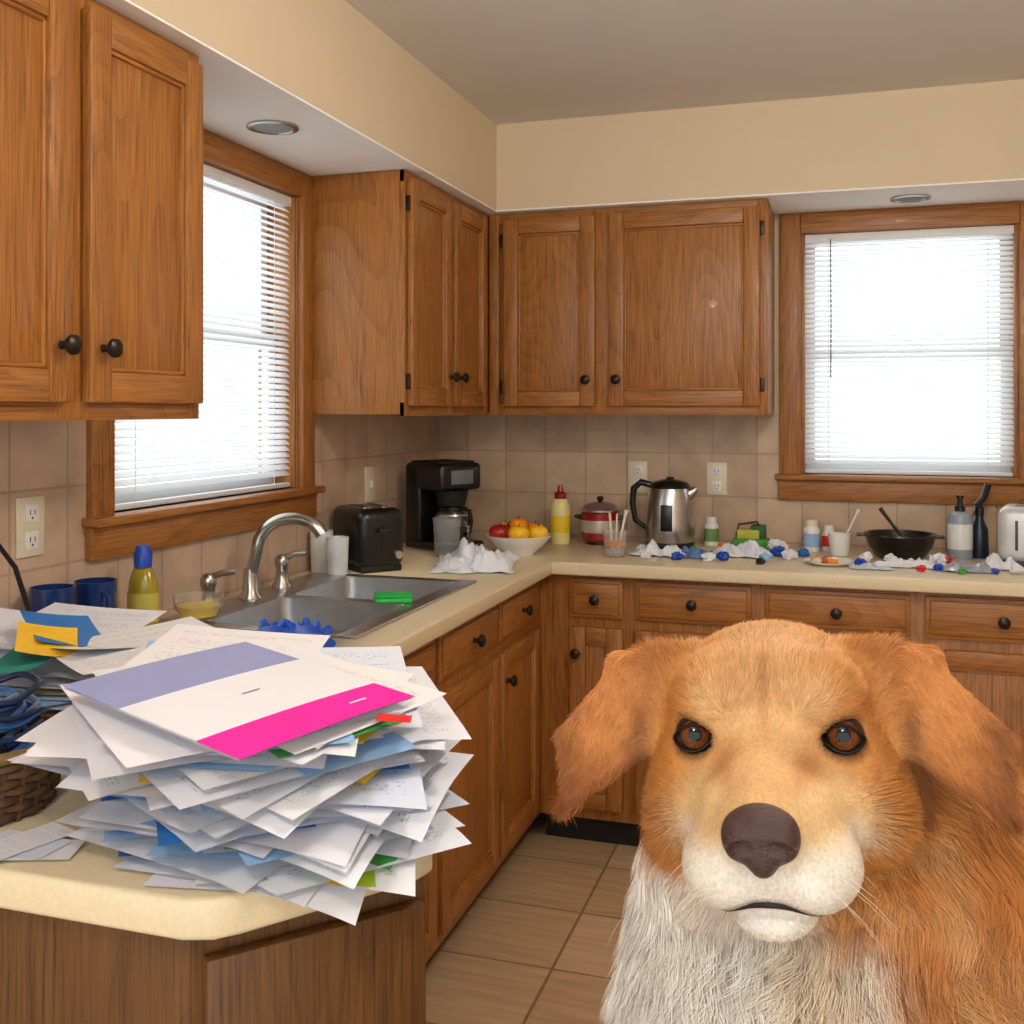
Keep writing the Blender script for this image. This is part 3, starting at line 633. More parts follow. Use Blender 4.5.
sheet(mb,1.075,-2.83,zt+.003,.035,.02,.3,CR,wx=-.08,wy=.06,n=3)
sheet(mb,.71,-2.70,zt+.014,.05,.10,.5,CLB,wx=-.08,wy=.06,n=3)
mb.build('paper_pile',recalc=False)
r=root('brochure',(.918,-2.856,zt+.020),(0,0,74*D2R)); mb=MB()
def band(y0,y1,mat,z0=0,mb=mb,hw=.120,x0=0):
    n=8; vs=[];fs=[]
    for i in range(n):
        x=-hw+2*hw*i/(n-1)
        for y in (y0,y1): vs.append((x+x0,y,z0+.003*math.cos((x+x0)/.135*1.4)+.001))
    for i in range(n-1): fs.append([2*i,2*i+2,2*i+3,2*i+1])
    mb.raw(vs,fs,mat)
BRW=simple('brochure_white',S(234,234,244),.5,var=.01)
band(.040,.130,CLV,.002); band(-.072,.040,BRW,.002); band(-.130,-.072,CM,.002); band(-.128,.128,PAPER,0)
band(-.104,-.101,PAPER,.003,hw=.012,x0=.06); band(-.012,-.010,simple('ink_grey',S(120,120,130),.6),.003,hw=.012)
o=mb.build('folded_cover',r,recalc=False); o.rotation_euler=(.10,0,0)
mb=MB()
for i in range(34):
    t=i/33; m_=random.choice(mats) if random.random()>.2 else random.choice(accent)
    sheet(mb,.43+random.gauss(0,.05)-.04*t,-2.48+random.gauss(0,.03)+.0*t,CZ+.003+.085*t,.216,.279,random.uniform(0,3.14),m_,random.uniform(-.01,.03),random.uniform(-.01,.03),random.gauss(0,.04),random.gauss(0,.04))
for (x,y,z,w,h,rt,m_,tx,ty) in ((.31,-2.50,1.03,.22,.27,.5,PAPER,-.15,.12),(.39,-2.50,1.052,.10,.16,.9,CB,-.20,.12),(.42,-2.57,1.052,.08,.12,.7,CY,-.2,.15),(.35,-2.44,1.04,.20,.26,.2,PR1,-.05,.05),(.48,-2.45,1.03,.22,.28,-.4,PR1,.10,-.10),(.56,-2.54,1.05,.22,.28,.9,PR3,.08,-.05),(.42,-2.62,1.035,.07,.15,.4,CT,0,0),(.50,-2.37,1.025,.06,.12,.2,CB,0,0),(.40,-2.36,1.02,.05,.10,.9,CB,0,0)):
    sheet(mb,x,y,z,w,h,rt,m_,.01,.015,tx,ty)
mb.build('mail_pile',recalc=False)
mb=MB()
for i in range(4): sheet(mb,.665+random.uniform(-.02,.02),-2.88+random.uniform(-.01,.01),CZ+.002+i*.0015,.05,.09,random.uniform(0,3),[CG,PAPER,PR2,PR1][i])
mb.build('paper_scraps',recalc=False)

# ------------------------------------------------------------ DOG (implicit surface -> one continuous mesh)
HO=np.array([1.4475,-2.82,1.06]); RO=5*D2R; cR,sR=math.cos(RO),math.sin(RO)
RM=np.array([[cR,0,-sR],[0,1,0],[sR,0,cR]])
def toh(P): return P@RM
def toh_inv(q): return np.asarray(q)@RM.T
def f_ell(c,r):
    c=np.array(c,float); r=np.array(r,float)
    def f(P):
        q=(P-c); k0=np.sqrt(((q/r)**2).sum(1))+1e-9; k1=np.sqrt(((q/(r*r))**2).sum(1))+1e-9
        return k0*(k0-1)/k1
    return f,c-r,c+r
def f_cap(a,b,r1,r2):
    a=np.array(a,float); b=np.array(b,float); ba=b-a; L=(ba**2).sum()
    def f(P):
        pa=P-a; h=np.clip((pa@ba)/L,0,1); return np.sqrt(((pa-h[:,None]*ba)**2).sum(1))-(r1+(r2-r1)*h)
    rr=max(r1,r2); return f,np.minimum(a,b)-rr,np.maximum(a,b)+rr
def f_tri(a,b,c,r):
    a,b,c=[np.array(x,float) for x in (a,b,c)]
    ba,cb,ac=b-a,c-b,a-c; nor=np.cross(ba,ac); nn=(nor**2).sum()
    def seg(P,o,e):
        p=P-o; h=np.clip((p@e)/(e**2).sum(),0,1); return ((h[:,None]*e-p)**2).sum(1)
    def f(P):
        pa,pb,pc=P-a,P-b,P-c
        s=np.sign(pa@np.cross(ba,nor))+np.sign(pb@np.cross(cb,nor))+np.sign(pc@np.cross(ac,nor))
        de=np.minimum(np.minimum(seg(P,a,ba),seg(P,b,cb)),seg(P,c,ac)); dp=(pa@nor)**2/nn
        return np.sqrt(np.where(s<2,de,dp))-r
    lo=np.minimum(np.minimum(a,b),c)-r; hi=np.maximum(np.maximum(a,b),c)+r
    return f,lo,hi
prims=[]
def add(p,k,head=False,op=1): prims.append((p[0],p[1],p[2],k,head,op))
def both(fn,k,head=True,op=1):
    for s_ in (-1,1): add(fn(s_),k,head,op)
# head
add(f_ell((0,.02,.036),(.100,.10,.090)),.02,True)
both(lambda s:f_ell((s*.040,-.036,.080),(.040,.036,.034)),.020)      # forehead lobes
both(lambda s:f_ell((s*.037,-.062,.078),(.017,.013,.011)),.016)      # brow points
both(lambda s:f_ell((s*.062,-.018,-.016),(.050,.066,.056)),.03)      # cheeks
add(f_cap((0,-.03,-.006),(0,-.130,-.018),.060,.046),.028,True)       # muzzle
add(f_cap((0,-.062,.028),(0,-.152,.010),.026,.024),.018,True)        # bridge
both(lambda s:f_ell((s*.032,-.120,-.036),(.038,.050,.033)),.008)     # flews
add(f_ell((0,-.110,-.074),(.033,.044,.020)),.006,True)               # chin
both(lambda s:f_cap((s*.030,-.108,.006),(s*.050,-.075,-.008),.022,.022),.02)
# ears (folded flaps)
both(lambda s:f_tri((s*.068,.008,.102),(s*.136,.003,.096),(s*.106,-.008,.030),.011),.014)
both(lambda s:f_tri((s*.136,.001,.094),(s*.181,-.038,-.014),(s*.110,-.014,.028),.0075),.012)
both(lambda s:f_tri((s*.136,.001,.094),(s*.186,-.018,.038),(s*.181,-.038,-.014),.0065),.010)
# neck & torso
add(f_cap((0,.055,-.005),(.035,.12,-.22),.092,.140),.05)
add(f_cap((-.02,.03,-.10),(.0,.07,-.28),.095,.15),.05)
add(f_cap((.06,.12,-.03),(.19,.19,-.26),.10,.160),.05)
add(f_ell((.065,.15,-.36),(.185,.175,.20)),.06)
add(f_ell((.20,.22,-.34),(.15,.18,.20)),.06)
add(f_cap((.10,.22,-.36),(.24,.50,-.72),.175,.19),.08)
add(f_ell((.25,.52,-.80),(.19,.20,.22)),.06)
for x,fx in ((-.03,-.045),(.15,.15)):
    add(f_cap((x,.12,-.42),(fx,.07,-.68),.085,.052),.05)
    add(f_cap((fx,.07,-.68),(fx,.035,-.98),.050,.036),.03)
    add(f_ell((fx,.0,-1.018),(.045,.065,.040)),.02)
    for t_ in (-.024,-.008,.008,.024): add(f_ell((fx+t_,-.045,-1.025),(.012,.024,.026)),.006)
for s_,x in ((-1,.09),(1,.43)):
    add(f_ell((x,.42,-.84),(.085,.19,.16)),.05)
    add(f_cap((x,.28,-.90),(x+s_*.02,.44,-1.0),.055,.036),.03)
    add(f_cap((x+s_*.02,.46,-1.01),(x+s_*.03,.26,-1.022),.034,.034),.02)
    add(f_ell((x+s_*.03,.23,-1.022),(.045,.06,.036)),.02)
    for t_ in (-.024,-.008,.008,.024): add(f_ell((x+s_*.03+t_,.185,-1.027),(.012,.022,.024)),.006)
tl=[(.26,.70,-.95,.05),(.36,.80,-1.0,.05),(.50,.80,-1.01,.045),(.60,.70,-1.015,.035),(.63,.60,-1.02,.02)]
for a_,b_ in zip(tl[:-1],tl[1:]): add(f_cap(a_[:3],b_[:3],a_[3],b_[3]),.03)
def comb(D,d,k,op):
    if op==1:
        h=np.clip(.5+.5*(D-d)/k,0,1); return D*(1-h)+d*h-k*h*(1-h)
    h=np.clip(.5-.5*(D+d)/k,0,1); return D*(1-h)+(-d)*h+k*h*(1-h)
def ev(P,pr=None):
    pr=pr or prims
    D=np.full(len(P),1.0); Ph=toh(P)
    for f,lo,hi,k,h,op in pr: D=comb(D,f(Ph if h else P),k,op)
    return D
def surf_y(x,z):
    ys=np.linspace(-.23,0,461); P=toh_inv(np.stack([np.full(461,x),ys,np.full(461,z)],1)); d=ev(P)
    i=np.argmax(d<0); return ys[i]
EX,EZ=.0625,.0455
ey=surf_y(EX,EZ)
EYC=[np.array([s_*EX,ey+.0100,EZ]) for s_ in (-1,1)]
for e in EYC: add(f_ell((e[0],e[1]-.010,e[2]+.0002),(.0185,.020,.0128)),.005,True,-1)
def grid_mesh(xs,ys,zs,pr,usehead=True):
    nx,ny,nz=len(xs),len(ys),len(zs); Dg=np.full((nx,ny,nz),1.0,np.float32)
    for f,lo,hi,k,h,op in pr:
        pad=k+.035
        if h and usehead:
            cs=np.array([[x,y,z] for x in (lo[0],hi[0]) for y in (lo[1],hi[1]) for z in (lo[2],hi[2])])@RM.T; lo,hi=cs.min(0),cs.max(0)
        sl=[]
        for a,l,u in ((xs,lo[0],hi[0]),(ys,lo[1],hi[1]),(zs,lo[2],hi[2])):
            sl.append(slice(max(0,np.searchsorted(a,l-pad)-1),np.searchsorted(a,u+pad)+1))
        sub=Dg[sl[0],sl[1],sl[2]]; shp=sub.shape
        if 0 in shp: continue
        G=np.stack(np.meshgrid(xs[sl[0]],ys[sl[1]],zs[sl[2]],indexing='ij'),-1).reshape(-1,3)
        if h and usehead: G=G@RM
        Dg[sl[0],sl[1],sl[2]]=comb(sub.reshape(-1).astype(float),f(G),k,op).reshape(shp)
    ins=Dg<0
    c=[(i,j,k) for i in (0,1) for j in (0,1) for k in (0,1)]
    cnt=np.zeros((nx-1,ny-1,nz-1),np.int8)
    for i,j,k in c: cnt+=ins[i:nx-1+i,j:ny-1+j,k:nz-1+k]
    act=(cnt>0)&(cnt<8); idx=np.argwhere(act); vid=np.full(act.shape,-1,np.int64); vid[act]=np.arange(len(idx))
    A=[xs,ys,zs]; vals=[]; pos=[]
    for o_ in c:
        q=idx+np.array(o_); vals.append(Dg[q[:,0],q[:,1],q[:,2]]); pos.append(np.stack([A[t][q[:,t]] for t in range(3)],1))
    acc=np.zeros((len(idx),3)); num=np.zeros(len(idx))
    for a in range(8):
        for b2 in range(a+1,8):
            if sum(abs(c[a][t]-c[b2][t]) for t in range(3))!=1: continue
            va,vb=vals[a],vals[b2]; m_=(va<0)!=(vb<0); t_=np.where(m_,va/np.where(m_,va-vb,1),0)
            acc+=np.where(m_[:,None],pos[a]+(pos[b2]-pos[a])*t_[:,None],0); num+=m_
    V=acc/num[:,None]; F=[]
    for ax in range(3):
        s0=[slice(1,-1)]*3; s0[ax]=slice(0,-1); s1=list(s0); s1[ax]=slice(1,None)
        i0=ins[tuple(s0)]; i1=ins[tuple(s1)]; e=np.argwhere(i0!=i1); sg=i0[i0!=i1]
        off=np.array([1,1,1]); off[ax]=0; e=e+off
        u,v=[t for t in range(3) if t!=ax]
        def cell(du,dv):
            q=e.copy(); q[:,u]+=du; q[:,v]+=dv; return vid[q[:,0],q[:,1],q[:,2]]
        qd=np.stack([cell(-1,-1),cell(0,-1),cell(0,0),cell(-1,0)],1)
        fl=sg if ax!=1 else ~sg
        qd=np.where(fl[:,None],qd,qd[:,::-1]); F.append(qd)
    F=np.concatenate(F); F=F[(F>=0).all(1)]
    return V,F
def cat(a,b,s): return np.arange(a,b,s)
xs=np.concatenate([cat(-.235,.235,.0033),cat(.235,.70,.010)])
ys=np.concatenate([cat(-.22,.06,.0033),cat(.06,.9,.010)])
zs=np.concatenate([cat(-1.08,-.14,.010),cat(-.14,.15,.0033)])
V,F=grid_mesh(xs,ys,zs,prims)
def grad(P):
    e=.0012; g=np.stack([ev(P+np.array(d)*e)-ev(P-np.array(d)*e) for d in ((1,0,0),(0,1,0),(0,0,1))],1)
    return g/(np.linalg.norm(g,axis=1,keepdims=True)+1e-9)
NV=grad(V); dd=np.clip(ev(V),-.002,.002); V=V-NV*dd[:,None]
V[:,2]=np.maximum(V[:,2],-1.0595)
def ss(a,b,x): t=np.clip((x-a)/(b-a),0,1); return t*t*(3-2*t)
def pn(P,f,s=0):
    x,y,z=P[:,0]*f+s,P[:,1]*f+s*1.7,P[:,2]*f-s
    return (np.sin(x+1.3*np.sin(y*1.1+z*.7))+np.sin(y*1.2+1.5*np.sin(z*.9+x*.6))+np.sin(z*1.1+1.2*np.sin(x*1.3-y)))/3
def headmask(q):
    d=np.sqrt(q[:,0]**2+np.maximum(q[:,1],0)**2+q[:,2]**2)
    zz=np.where(q[:,1]<-.045,ss(-.125,-.105,q[:,2]),ss(-.080,-.055,q[:,2]))
    return ss(.20,.13,d)*zz
GOLD=np.array(S(216,150,80)); DARK=np.array(S(176,102,44)); LITE=np.array(S(238,200,146)); WHT=np.array(S(244,238,230)); BRN=np.array(S(96,56,30))
def lerp(a,b,t): return a*(1-t[:,None])+b*t[:,None]
def mouth_z(x):
    a=np.abs(x); return -.0490-.017*ss(0,.050,a)+.004*ss(.050,.062,a)
def furcol(P):
    q=toh(P); ax=np.abs(q[:,0]); n1=pn(P,55)*.5+pn(P,130,2)*.5
    hd=headmask(q)
    c=np.tile(GOLD,(len(P),1))
    c=lerp(c,LITE,.6*ss(.080,.02,ax)*ss(-.02,.05,q[:,2])*ss(.07,.0,q[:,1]))
    c=lerp(c,DARK,.50*ss(.060,.09,ax)*ss(.0,.06,q[:,2])*hd)
    c=lerp(c,DARK,.35*ss(.062,.09,ax)*ss(.03,-.01,q[:,2])*ss(-.06,-.02,q[:,2])*hd)
    c=lerp(c,LITE,.75*ss(.024,.0,np.hypot(ax-.042,q[:,2]-.078))*ss(0,-.05,q[:,1]))
    c=lerp(c,DARK,.35*ss(.007,.001,ax)*ss(.050,.065,q[:,2])*ss(.125,.10,q[:,2])*ss(.0,-.04,q[:,1]))
    c=lerp(c,DARK,.50*ss(.016,.004,np.abs(ax-.034))*ss(.03,.0,np.abs(q[:,2]-.030))*ss(-.04,-.07,q[:,1]))
    c=lerp(c,DARK,.25*ss(.2,.9,pn(P,70,4))*ss(-.05,.02,q[:,2]))
    c=lerp(c,LITE,.9*ss(-.065,-.095,q[:,1])*ss(.036,.018,q[:,2]))
    mz=ss(-.070,-.100,q[:,1]+.010*n1)*ss(.002,-.026,q[:,2]+.006*n1)
    c=lerp(c,WHT,.92*mz)
    c=lerp(c,WHT,.85*ss(-.055,-.080,q[:,2]+.012*n1)*ss(.05,-.01,q[:,1])*ss(.04,.01,q[:,0]))
    de=np.sqrt(((ax-EX)/1.25)**2+(q[:,2]-EZ)**2+(q[:,1]-ey)**2)
    c=lerp(c,BRN,.70*ss(.024,.016,de))
    # dark lip edging
    c=lerp(c,BRN,.55*ss(.0065,.003,np.abs(q[:,2]-mouth_z(q[:,0])))*ss(.064,.052,ax)*ss(-.06,-.08,q[:,1]))
    ear=ss(.100,.122,ax)*ss(-.05,-.035,q[:,2])*ss(.06,.03,q[:,1])
    ec=lerp(np.tile(np.array(S(210,138,72)),(len(P),1)),np.tile(DARK*.85,(len(P),1)),ss(.05,-.02,q[:,2]+.015*n1))
    ec=lerp(ec,np.tile(DARK*.6,(len(P),1)),.6*ss(.160,.185,ax))
    ec=lerp(ec,np.tile(BRN,(len(P),1)),.85*ss(.138,.108,ax)*ss(.080,.03,q[:,2]))  # shade between ear and cheek, put into the fur colour
    c=c*(1-ear[:,None])+ec*ear[:,None]
    bd=1-hd; bd=np.maximum(bd,ss(.07,.10,P[:,1]))*(1-ear)
    n2=pn(P,26,5)
    bc=lerp(np.tile(np.array(S(206,130,60)),(len(P),1)),np.tile(LITE,(len(P),1)),np.clip(.18+.5*n1+.35*n2,0,.85))
    zt_=-.055-.05*ss(-.02,.06,P[:,0])
    wm=ss(.105,.035,P[:,0]+.025*n1+.025*n2+.25*P[:,1])*ss(0,-.04,P[:,2]-zt_+.012*n1)
    bc=lerp(bc,np.tile(WHT,(len(P),1)),wm)
    bc=lerp(bc,np.tile(LITE,(len(P),1)),.5*ss(.06,.0,np.abs(P[:,0]-.040))*wm)
    c=c*(1-bd[:,None])+bc*bd[:,None]
    return np.clip(c*(1+.06*n1[:,None]),0,1)
DOG=root('dog',tuple(HO))
def npmesh(name,V,F,mat,parent,col=None):
    me=bpy.data.meshes.new(name); me.from_pydata(V.tolist(),[],F.tolist()); me.update()
    bm=bmesh.new(); bm.from_mesh(me); bmesh.ops.recalc_face_normals(bm,faces=bm.faces[:]); bm.to_mesh(me); bm.free()
    me.polygons.foreach_set('use_smooth',[True]*len(me.polygons)); me.materials.append(mat)
    if col is not None:
        a=me.color_attributes.new('fcol','FLOAT_COLOR','POINT'); a.data.foreach_set('color',np.concatenate([col,np.ones((len(col),1))],1).astype(np.float32).ravel())
    ob=bpy.data.objects.new(name,me); bpy.context.scene.collection.objects.link(ob); ob.parent=parent; return ob
SKIN,nt,b=nm('dog_skin'); at=N(nt,'ShaderNodeAttribute'); at.attribute_name='fcol'
nz_=N(nt,'ShaderNodeTexNoise'); nz_.inputs['Scale'].default_value=300; mxx=N(nt,'ShaderNodeMix',data_type='RGBA',blend_type='MULTIPLY'); mxx.inputs[0].default_value=.5
nt.links.new(at.outputs['Color'],mxx.inputs[6]); nt.links.new(nz_.outputs['Fac'],mxx.inputs[7]); nt.links.new(mxx.outputs[2],b.inputs['Base Color']); b.inputs['Roughness'].default_value=.8
FUR,nt,b=nm('dog_fur'); at=N(nt,'ShaderNodeAttribute'); at.attribute_name='fcol'
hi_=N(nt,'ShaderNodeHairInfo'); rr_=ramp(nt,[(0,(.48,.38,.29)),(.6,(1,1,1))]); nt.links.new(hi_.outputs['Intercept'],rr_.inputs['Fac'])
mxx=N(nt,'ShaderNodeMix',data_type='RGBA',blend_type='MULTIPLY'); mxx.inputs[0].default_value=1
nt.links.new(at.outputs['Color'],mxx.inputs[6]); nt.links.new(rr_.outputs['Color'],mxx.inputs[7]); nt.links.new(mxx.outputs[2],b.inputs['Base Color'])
b.inputs['Roughness'].default_value=.38; b.inputs['Specular IOR Level'].default_value=.5
npmesh('body',V,F,SKIN,DOG,furcol(V))
tri=np.concatenate([F[:,[0,1,2]],F[:,[0,2,3]]]); A_,B_,C_=V[tri[:,0]],V[tri[:,1]],V[tri[:,2]]
ar=np.linalg.norm(np.cross(B_-A_,C_-A_),axis=1)/2; cen=(A_+B_+C_)/3; qc=toh(cen)
dens=np.ones(len(tri))*1.3
dens=np.where(cen[:,2]>-.13,2.0,dens)
dens=np.where((cen[:,1]<.03)&(cen[:,2]>-.12),4.4,dens)
dens=np.where((cen[:,2]<-.42)|(cen[:,1]>.35),.20,dens)
NH=255000
pb=ar*dens; pb/=pb.sum(); ti=rng.choice(len(tri),NH,p=pb)
u=rng.random(NH); v=rng.random(NH); fl=u+v>1; u[fl]=1-u[fl]; v[fl]=1-v[fl]
R0=A_[ti]*(1-u-v)[:,None]+B_[ti]*u[:,None]+C_[ti]*v[:,None]
NR=NV[tri[ti,0]]*(1-u-v)[:,None]+NV[tri[ti,1]]*u[:,None]+NV[tri[ti,2]]*v[:,None]; NR/=np.linalg.norm(NR,axis=1,keepdims=True)+1e-9
q=toh(R0); ax=np.abs(q[:,0]); sx=np.sign(q[:,0])
NOSE=np.array([0,-.175,.004])
exx=(ax-EX)/.0190; ezz=(q[:,2]-EZ)/.0132
keep=((exx**2+ezz**2>1.0)|(q[:,1]>-.03))&(np.sqrt((q[:,0]/1.25)**2+(q[:,1]+.170)**2+(q[:,2]-.005)**2)>.022)&(R0[:,2]>-1.045)
keep&=~((np.abs(q[:,2]-mouth_z(q[:,0]))<.0038-.03*np.maximum(0,ax-.02)*1.5)&(ax<.060)&(q[:,1]<-.07))
R0,NR,q,ax,sx=R0[keep],NR[keep],q[keep],ax[keep],sx[keep]; n=len(R0)
ear=(ss(.100,.122,ax)*ss(-.05,-.035,q[:,2])*ss(.06,.03,q[:,1]))
fh=q-np.array([0,-.195,.012]); fh/=np.linalg.norm(fh,axis=1,keepdims=True)
fh[:,2]-=.5*ss(.02,-.05,q[:,2]); fh[:,1]+=.35
fh[:,0]+=.16*pn(R0,45,8); fh[:,2]+=.16*pn(R0,45,3)
fe=np.stack([sx*.55+.2*pn(R0,50,2),-.15*np.ones(n),-.8*np.ones(n)],1)
fb=np.stack([.35*np.sign(R0[:,0]-.03),-.10*np.ones(n),-np.ones(n)],1)
fb[:,0]+=.65*pn(R0,17,1); fb[:,1]+=.4*pn(R0,15,4)
hd=headmask(q)
fl_=fh*hd[:,None]+fb*(1-hd)[:,None]; fl_=fl_*(1-ear)[:,None]+fe*ear[:,None]
fl_=np.where((hd>.5)[:,None],fl_@RM.T,fl_)
fl_-=NR*(fl_*NR).sum(1)[:,None]; fl_/=np.linalg.norm(fl_,axis=1,keepdims=True)+1e-6
dn=np.linalg.norm(q-NOSE,axis=1)
Lh=.0034+.0090*ss(.06,.16,dn)+.020*ss(.070,.095,ax)*ss(.02,-.04,q[:,2])+.013*ss(.03,.09,q[:,1])
Lh+=.012*ss(-.080,-.10,q[:,2])*ss(-.12,-.06,q[:,1])
Lh=Lh*(1-.45*ss(.040,.022,np.sqrt((ax-EX)**2+(q[:,2]-EZ)**2)))
Lb=.054*np.ones(n)+.014*pn(R0,30,3); Lb=np.where(R0[:,2]<-.6,.022,Lb)
Lb*=.60+.40*ss(.12,.19,np.linalg.norm(q,axis=1))
Lr=Lh*hd+Lb*(1-hd); Lr=Lr*(1-ear)+(.0085+.007*ss(.155,.18,ax)+.020*ss(.02,-.01,q[:,2])*ss(.16,.12,ax)+.006*ss(.0,-.02,q[:,2]))*ear
Lr*=rng.uniform(.6,1.2,n)
lift=(.30*hd+.58*(1-hd))*(1-ear)+.26*ear
lift*=1+.4*pn(R0,40,6)*(1-hd)
jit=rng.normal(0,1,(n,3))*(.09+.05*(1-hd))[:,None]
d0=NR*lift[:,None]+fl_*(1-lift*.5)[:,None]+jit; d0/=np.linalg.norm(d0,axis=1,keepdims=True)
K=7; sT=np.linspace(0,1,K)
bend=(fl_*.55-NR*.42*np.minimum(1,lift*1.4)[:,None])
PT=R0[:,None,:]-NR[:,None,:]*.0008+Lr[:,None,None]*(sT[None,:,None]*d0[:,None,:]*.85+(sT**2)[None,:,None]*bend[:,None,:]*.7)
sd=np.cross(fl_,NR)
ph=3.0*pn(R0,22,7)
PT+=sd[:,None,:]*(np.sin(sT[None,:]*6.5+ph[:,None])*sT[None,:]*(Lr*.17*(1-hd))[:,None])[:,:,None]
wgt=np.where(hd<.5,.36,1.0)*np.where((R0[:,2]<-.45)|(R0[:,1]>.35),.5,1); wgt/=wgt.sum()
NC=12000; ci=rng.choice(n,NC,replace=False,p=wgt); kd=kdtree.KDTree(NC)
for i,c_ in enumerate(ci): kd.insert(R0[c_],i)
kd.balance(); near=np.array([ci[kd.find(R0[i])[1]] for i in range(n)])
cl=(.30*hd+.72*(1-hd))*(1-.3*ear)
w=(sT**1.2)[None,:,None]*cl[:,None,None]*rng.uniform(.45,1,(n,1,1))
tgt=R0[near][:,None,:]+(PT[near]-R0[near][:,None,:])*(Lr/Lr[near])[:,None,None]
same=(np.linalg.norm(R0-R0[near],axis=1)<.03)&((NR*NR[near]).sum(1)>.5)
PT=np.where(same[:,None,None],PT*(1-w)+tgt*w,PT)
PT[:,:,2]=np.maximum(PT[:,:,2],-1.058)
clr=rng.uniform(.82,1.14,n)[near]
HC=furcol(R0)*rng.uniform(.84,1.14,(n,1))*(1+(clr-1)*(1-.4*hd))[:,None]; HC=np.clip(HC,0,1)
RAD=(.00024+.00009*(1-hd))[:,None]*np.array([1,1,1,.9,.75,.5,.12])[None,:]
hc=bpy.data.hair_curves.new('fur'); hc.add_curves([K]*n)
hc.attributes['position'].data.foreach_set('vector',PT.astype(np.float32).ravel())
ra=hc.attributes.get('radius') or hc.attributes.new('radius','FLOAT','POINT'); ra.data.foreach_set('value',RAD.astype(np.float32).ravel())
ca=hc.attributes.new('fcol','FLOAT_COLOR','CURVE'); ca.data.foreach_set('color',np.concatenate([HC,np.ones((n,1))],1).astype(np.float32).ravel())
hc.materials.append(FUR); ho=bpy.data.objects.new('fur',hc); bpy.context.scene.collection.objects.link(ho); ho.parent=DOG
# nose
NP=[]
def addn(p,k,op=1): NP.append((p[0],p[1],p[2],k,False,op))
addn(f_ell((0,0,.004),(.027,.019,.019)),.008)
for s_ in (-1,1):
    addn(f_ell((s_*.0150,-.003,-.002),(.0138,.018,.0160)),.006)
addn(f_ell((0,-.002,-.015),(.012,.017,.015)),.009)
addn(f_cap((0,-.023,-.002),(0,-.020,-.034),.0012,.0018),.004,-1)
for s_ in (-1,1):
    addn(f_cap((s_*.0105,-.0235,-.003),(s_*.0165,-.0225,-.004),.0068,.0064),.0025,-1)
    addn(f_cap((s_*.0175,-.021,-.005),(s_*.029,-.010,-.009),.0044,.0022),.003,-1)
g=np.arange(-.042,.042,.0010); Vn,Fn=grid_mesh(g,g,g,NP,False)
NOSEM=simple('nose_leather',S(66,43,41),.40,var=.3,scale=700,bump=.5,spec=.45)
Vn=toh_inv(Vn+np.array([0,-.175,.007])); npmesh('nose',Vn,Fn,NOSEM,DOG)
# eyes
IRIS=simple('iris_brown',S(92,46,18),.2,var=.4,scale=400,coat=.3,spec=.2); PUP=simple('pupil',(.002,.002,.002),.06,var=0,coat=.3,spec=.2); SCL=simple('sclera_dark',S(36,20,16),.3,var=.2,coat=.25,spec=.2); LID=simple('eyelid_rim',S(24,15,12),.5,spec=.2)
LIP=simple('lip_skin',S(36,26,26),.5,spec=.3)
camw=np.array([1.507,-3.80,1.385])
for e,s_ in zip(EYC,(-1,1)):
    ew=toh_inv(e); d=camw-HO-ew; d/=np.linalg.norm(d); M=Matrix.Translation(ew)@Vector((0,0,1)).rotation_difference(Vector(d)).to_matrix().to_4x4()
    mb=MB(); R_=.0175
    def ring(t0,t1,mat,nn):
        mb.lathe([(R_*math.sin(t0+(t1-t0)*i/nn),R_*math.cos(t0+(t1-t0)*i/nn)) for i in range(nn+1)],mat,seg=40,M=M)
    ring(0,.36,PUP,5); ring(.36,.76,IRIS,5); ring(.76,math.pi,SCL,14)
    mb.build('eyeball',DOG)
    mb=MB(); pts=[]
    for i in range(48):
        a=2*math.pi*i/48; lx=.0172*math.cos(a); lz=(.0122 if math.sin(a)>0 else .0102)*math.sin(a)*(1-.35*abs(math.cos(a))**2)
        lz-=.0014*math.cos(a)*s_
        rr=lx*lx+lz*lz; yy=-math.sqrt(max(.0185**2-rr,.0070**2))
        pts.append(toh_inv(np.array([e[0]+lx,e[1]+yy,e[2]+lz])))
    mb.tube(pts,.0015,LID,8,True); mb.build('eyelid_rim',DOG)
def surfp(x,z):
    yy=surf_y(x,z); return toh_inv(np.array([x,yy+.0008,z]))
mb=MB(); ps=[]
for i in range(41):
    x=-.056+.112*i/40; ps.append(surfp(x,float(mouth_z(np.array([x]))[0])))
mb.tube(ps,[.0006+.0030*math.sin(math.pi*i/40)**4 for i in range(41)],LIP,8)
mb.tube([surfp(0,z) for z in (-.012,-.02,-.03,-.04,-.047)],.0011,LIP,6); mb.build('mouth_line',DOG)
mb=MB(); WH=simple('whisker',S(235,225,205),.4)
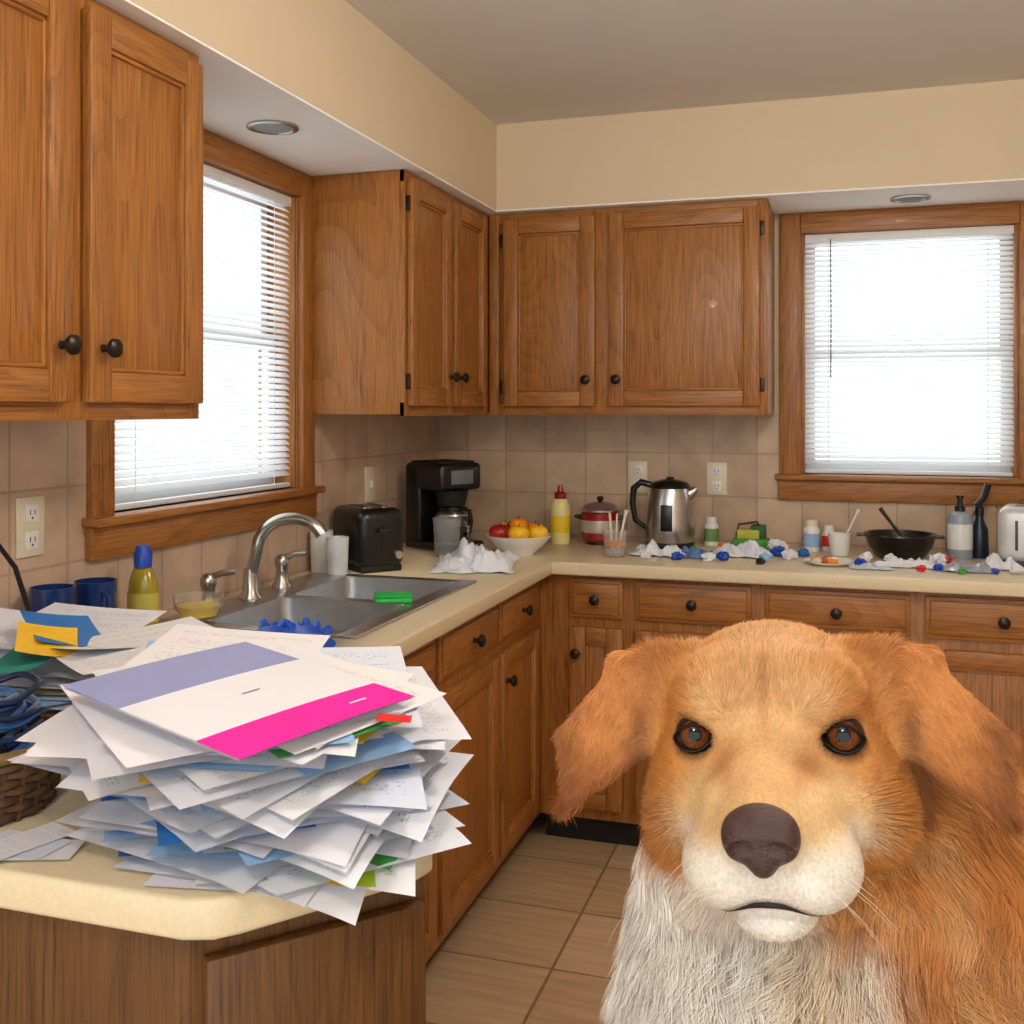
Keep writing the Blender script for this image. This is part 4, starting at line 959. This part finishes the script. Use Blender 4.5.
for s_ in (-1,1):
    for k in range(8):
        x=s_*random.uniform(.028,.05); z=random.uniform(-.04,-.012); p=surf_y(x,z); st=np.array([x,p,z]); L=random.uniform(.035,.06); dv=np.array([s_*.8,-.15,random.uniform(-.5,.1)])
        mb.tube([toh_inv(st+dv*L*t-np.array([0,0,1])*L*.35*t*t) for t in (0,.33,.66,1)],[.00016,.00015,.00012,.00008],WH,4)
mb.build('whiskers',DOG)
# ------------------------------------------------------------ lights, world, camera
w=bpy.data.worlds.new('World'); bpy.context.scene.world=w; w.use_nodes=True; nt=w.node_tree; bg=nt.nodes['Background']
tc=N(nt,'ShaderNodeTexCoord'); n_=N(nt,'ShaderNodeTexNoise'); n_.inputs['Scale'].default_value=9; n_.inputs['Detail'].default_value=4
nt.links.new(tc.outputs['Generated'],n_.inputs['Vector']); r_=ramp(nt,[(.35,(.84,.93,.88)),(.6,(.93,.97,1.0))]); nt.links.new(n_.outputs['Fac'],r_.inputs['Fac']); nt.links.new(r_.outputs['Color'],bg.inputs['Color'])
bg.inputs['Strength'].default_value=2.35
em,nt,b=nm('fill_lamp_glow'); b.inputs['Base Color'].default_value=(1,1,1,1); b.inputs['Emission Color'].default_value=(1,.92,.81,1); b.inputs['Emission Strength'].default_value=90  # glow for the added fill lamps
for lx,ly in ((1.75,-2.25),(1.35,-4.1)):  # unseen lamps added as fill, to brighten the room and catch the eyes
    r=root('added_fill_lamp',(lx,ly,CH)); mb=MB(); mb.lathe([(0,0),(.07,0),(.07,-.015),(.02,-.03),(.015,-.10),(.05,-.11),(.05,-.12),(0,-.12)],BRONZE,seg=32); mb.build('fill_lamp_canopy',r)
    mb=MB(); mb.ell((0,0,-.205),(.095,.095,.09),em,seg=24); mb.build('fill_lamp_globe',r)
cam=bpy.data.cameras.new('camera'); cam.sensor_width=36; cam.lens=1050/1024*36; cam.shift_y=-102/1024; cam.clip_start=.02
co=bpy.data.objects.new('camera',cam); bpy.context.scene.collection.objects.link(co); co.location=(1.507,-3.80,1.385); co.rotation_euler=(math.pi/2,0,math.atan(333/1050)); bpy.context.scene.camera=co
vs_=bpy.context.scene.view_settings; vs_.view_transform='Standard'; vs_.look='None'; vs_.exposure=0
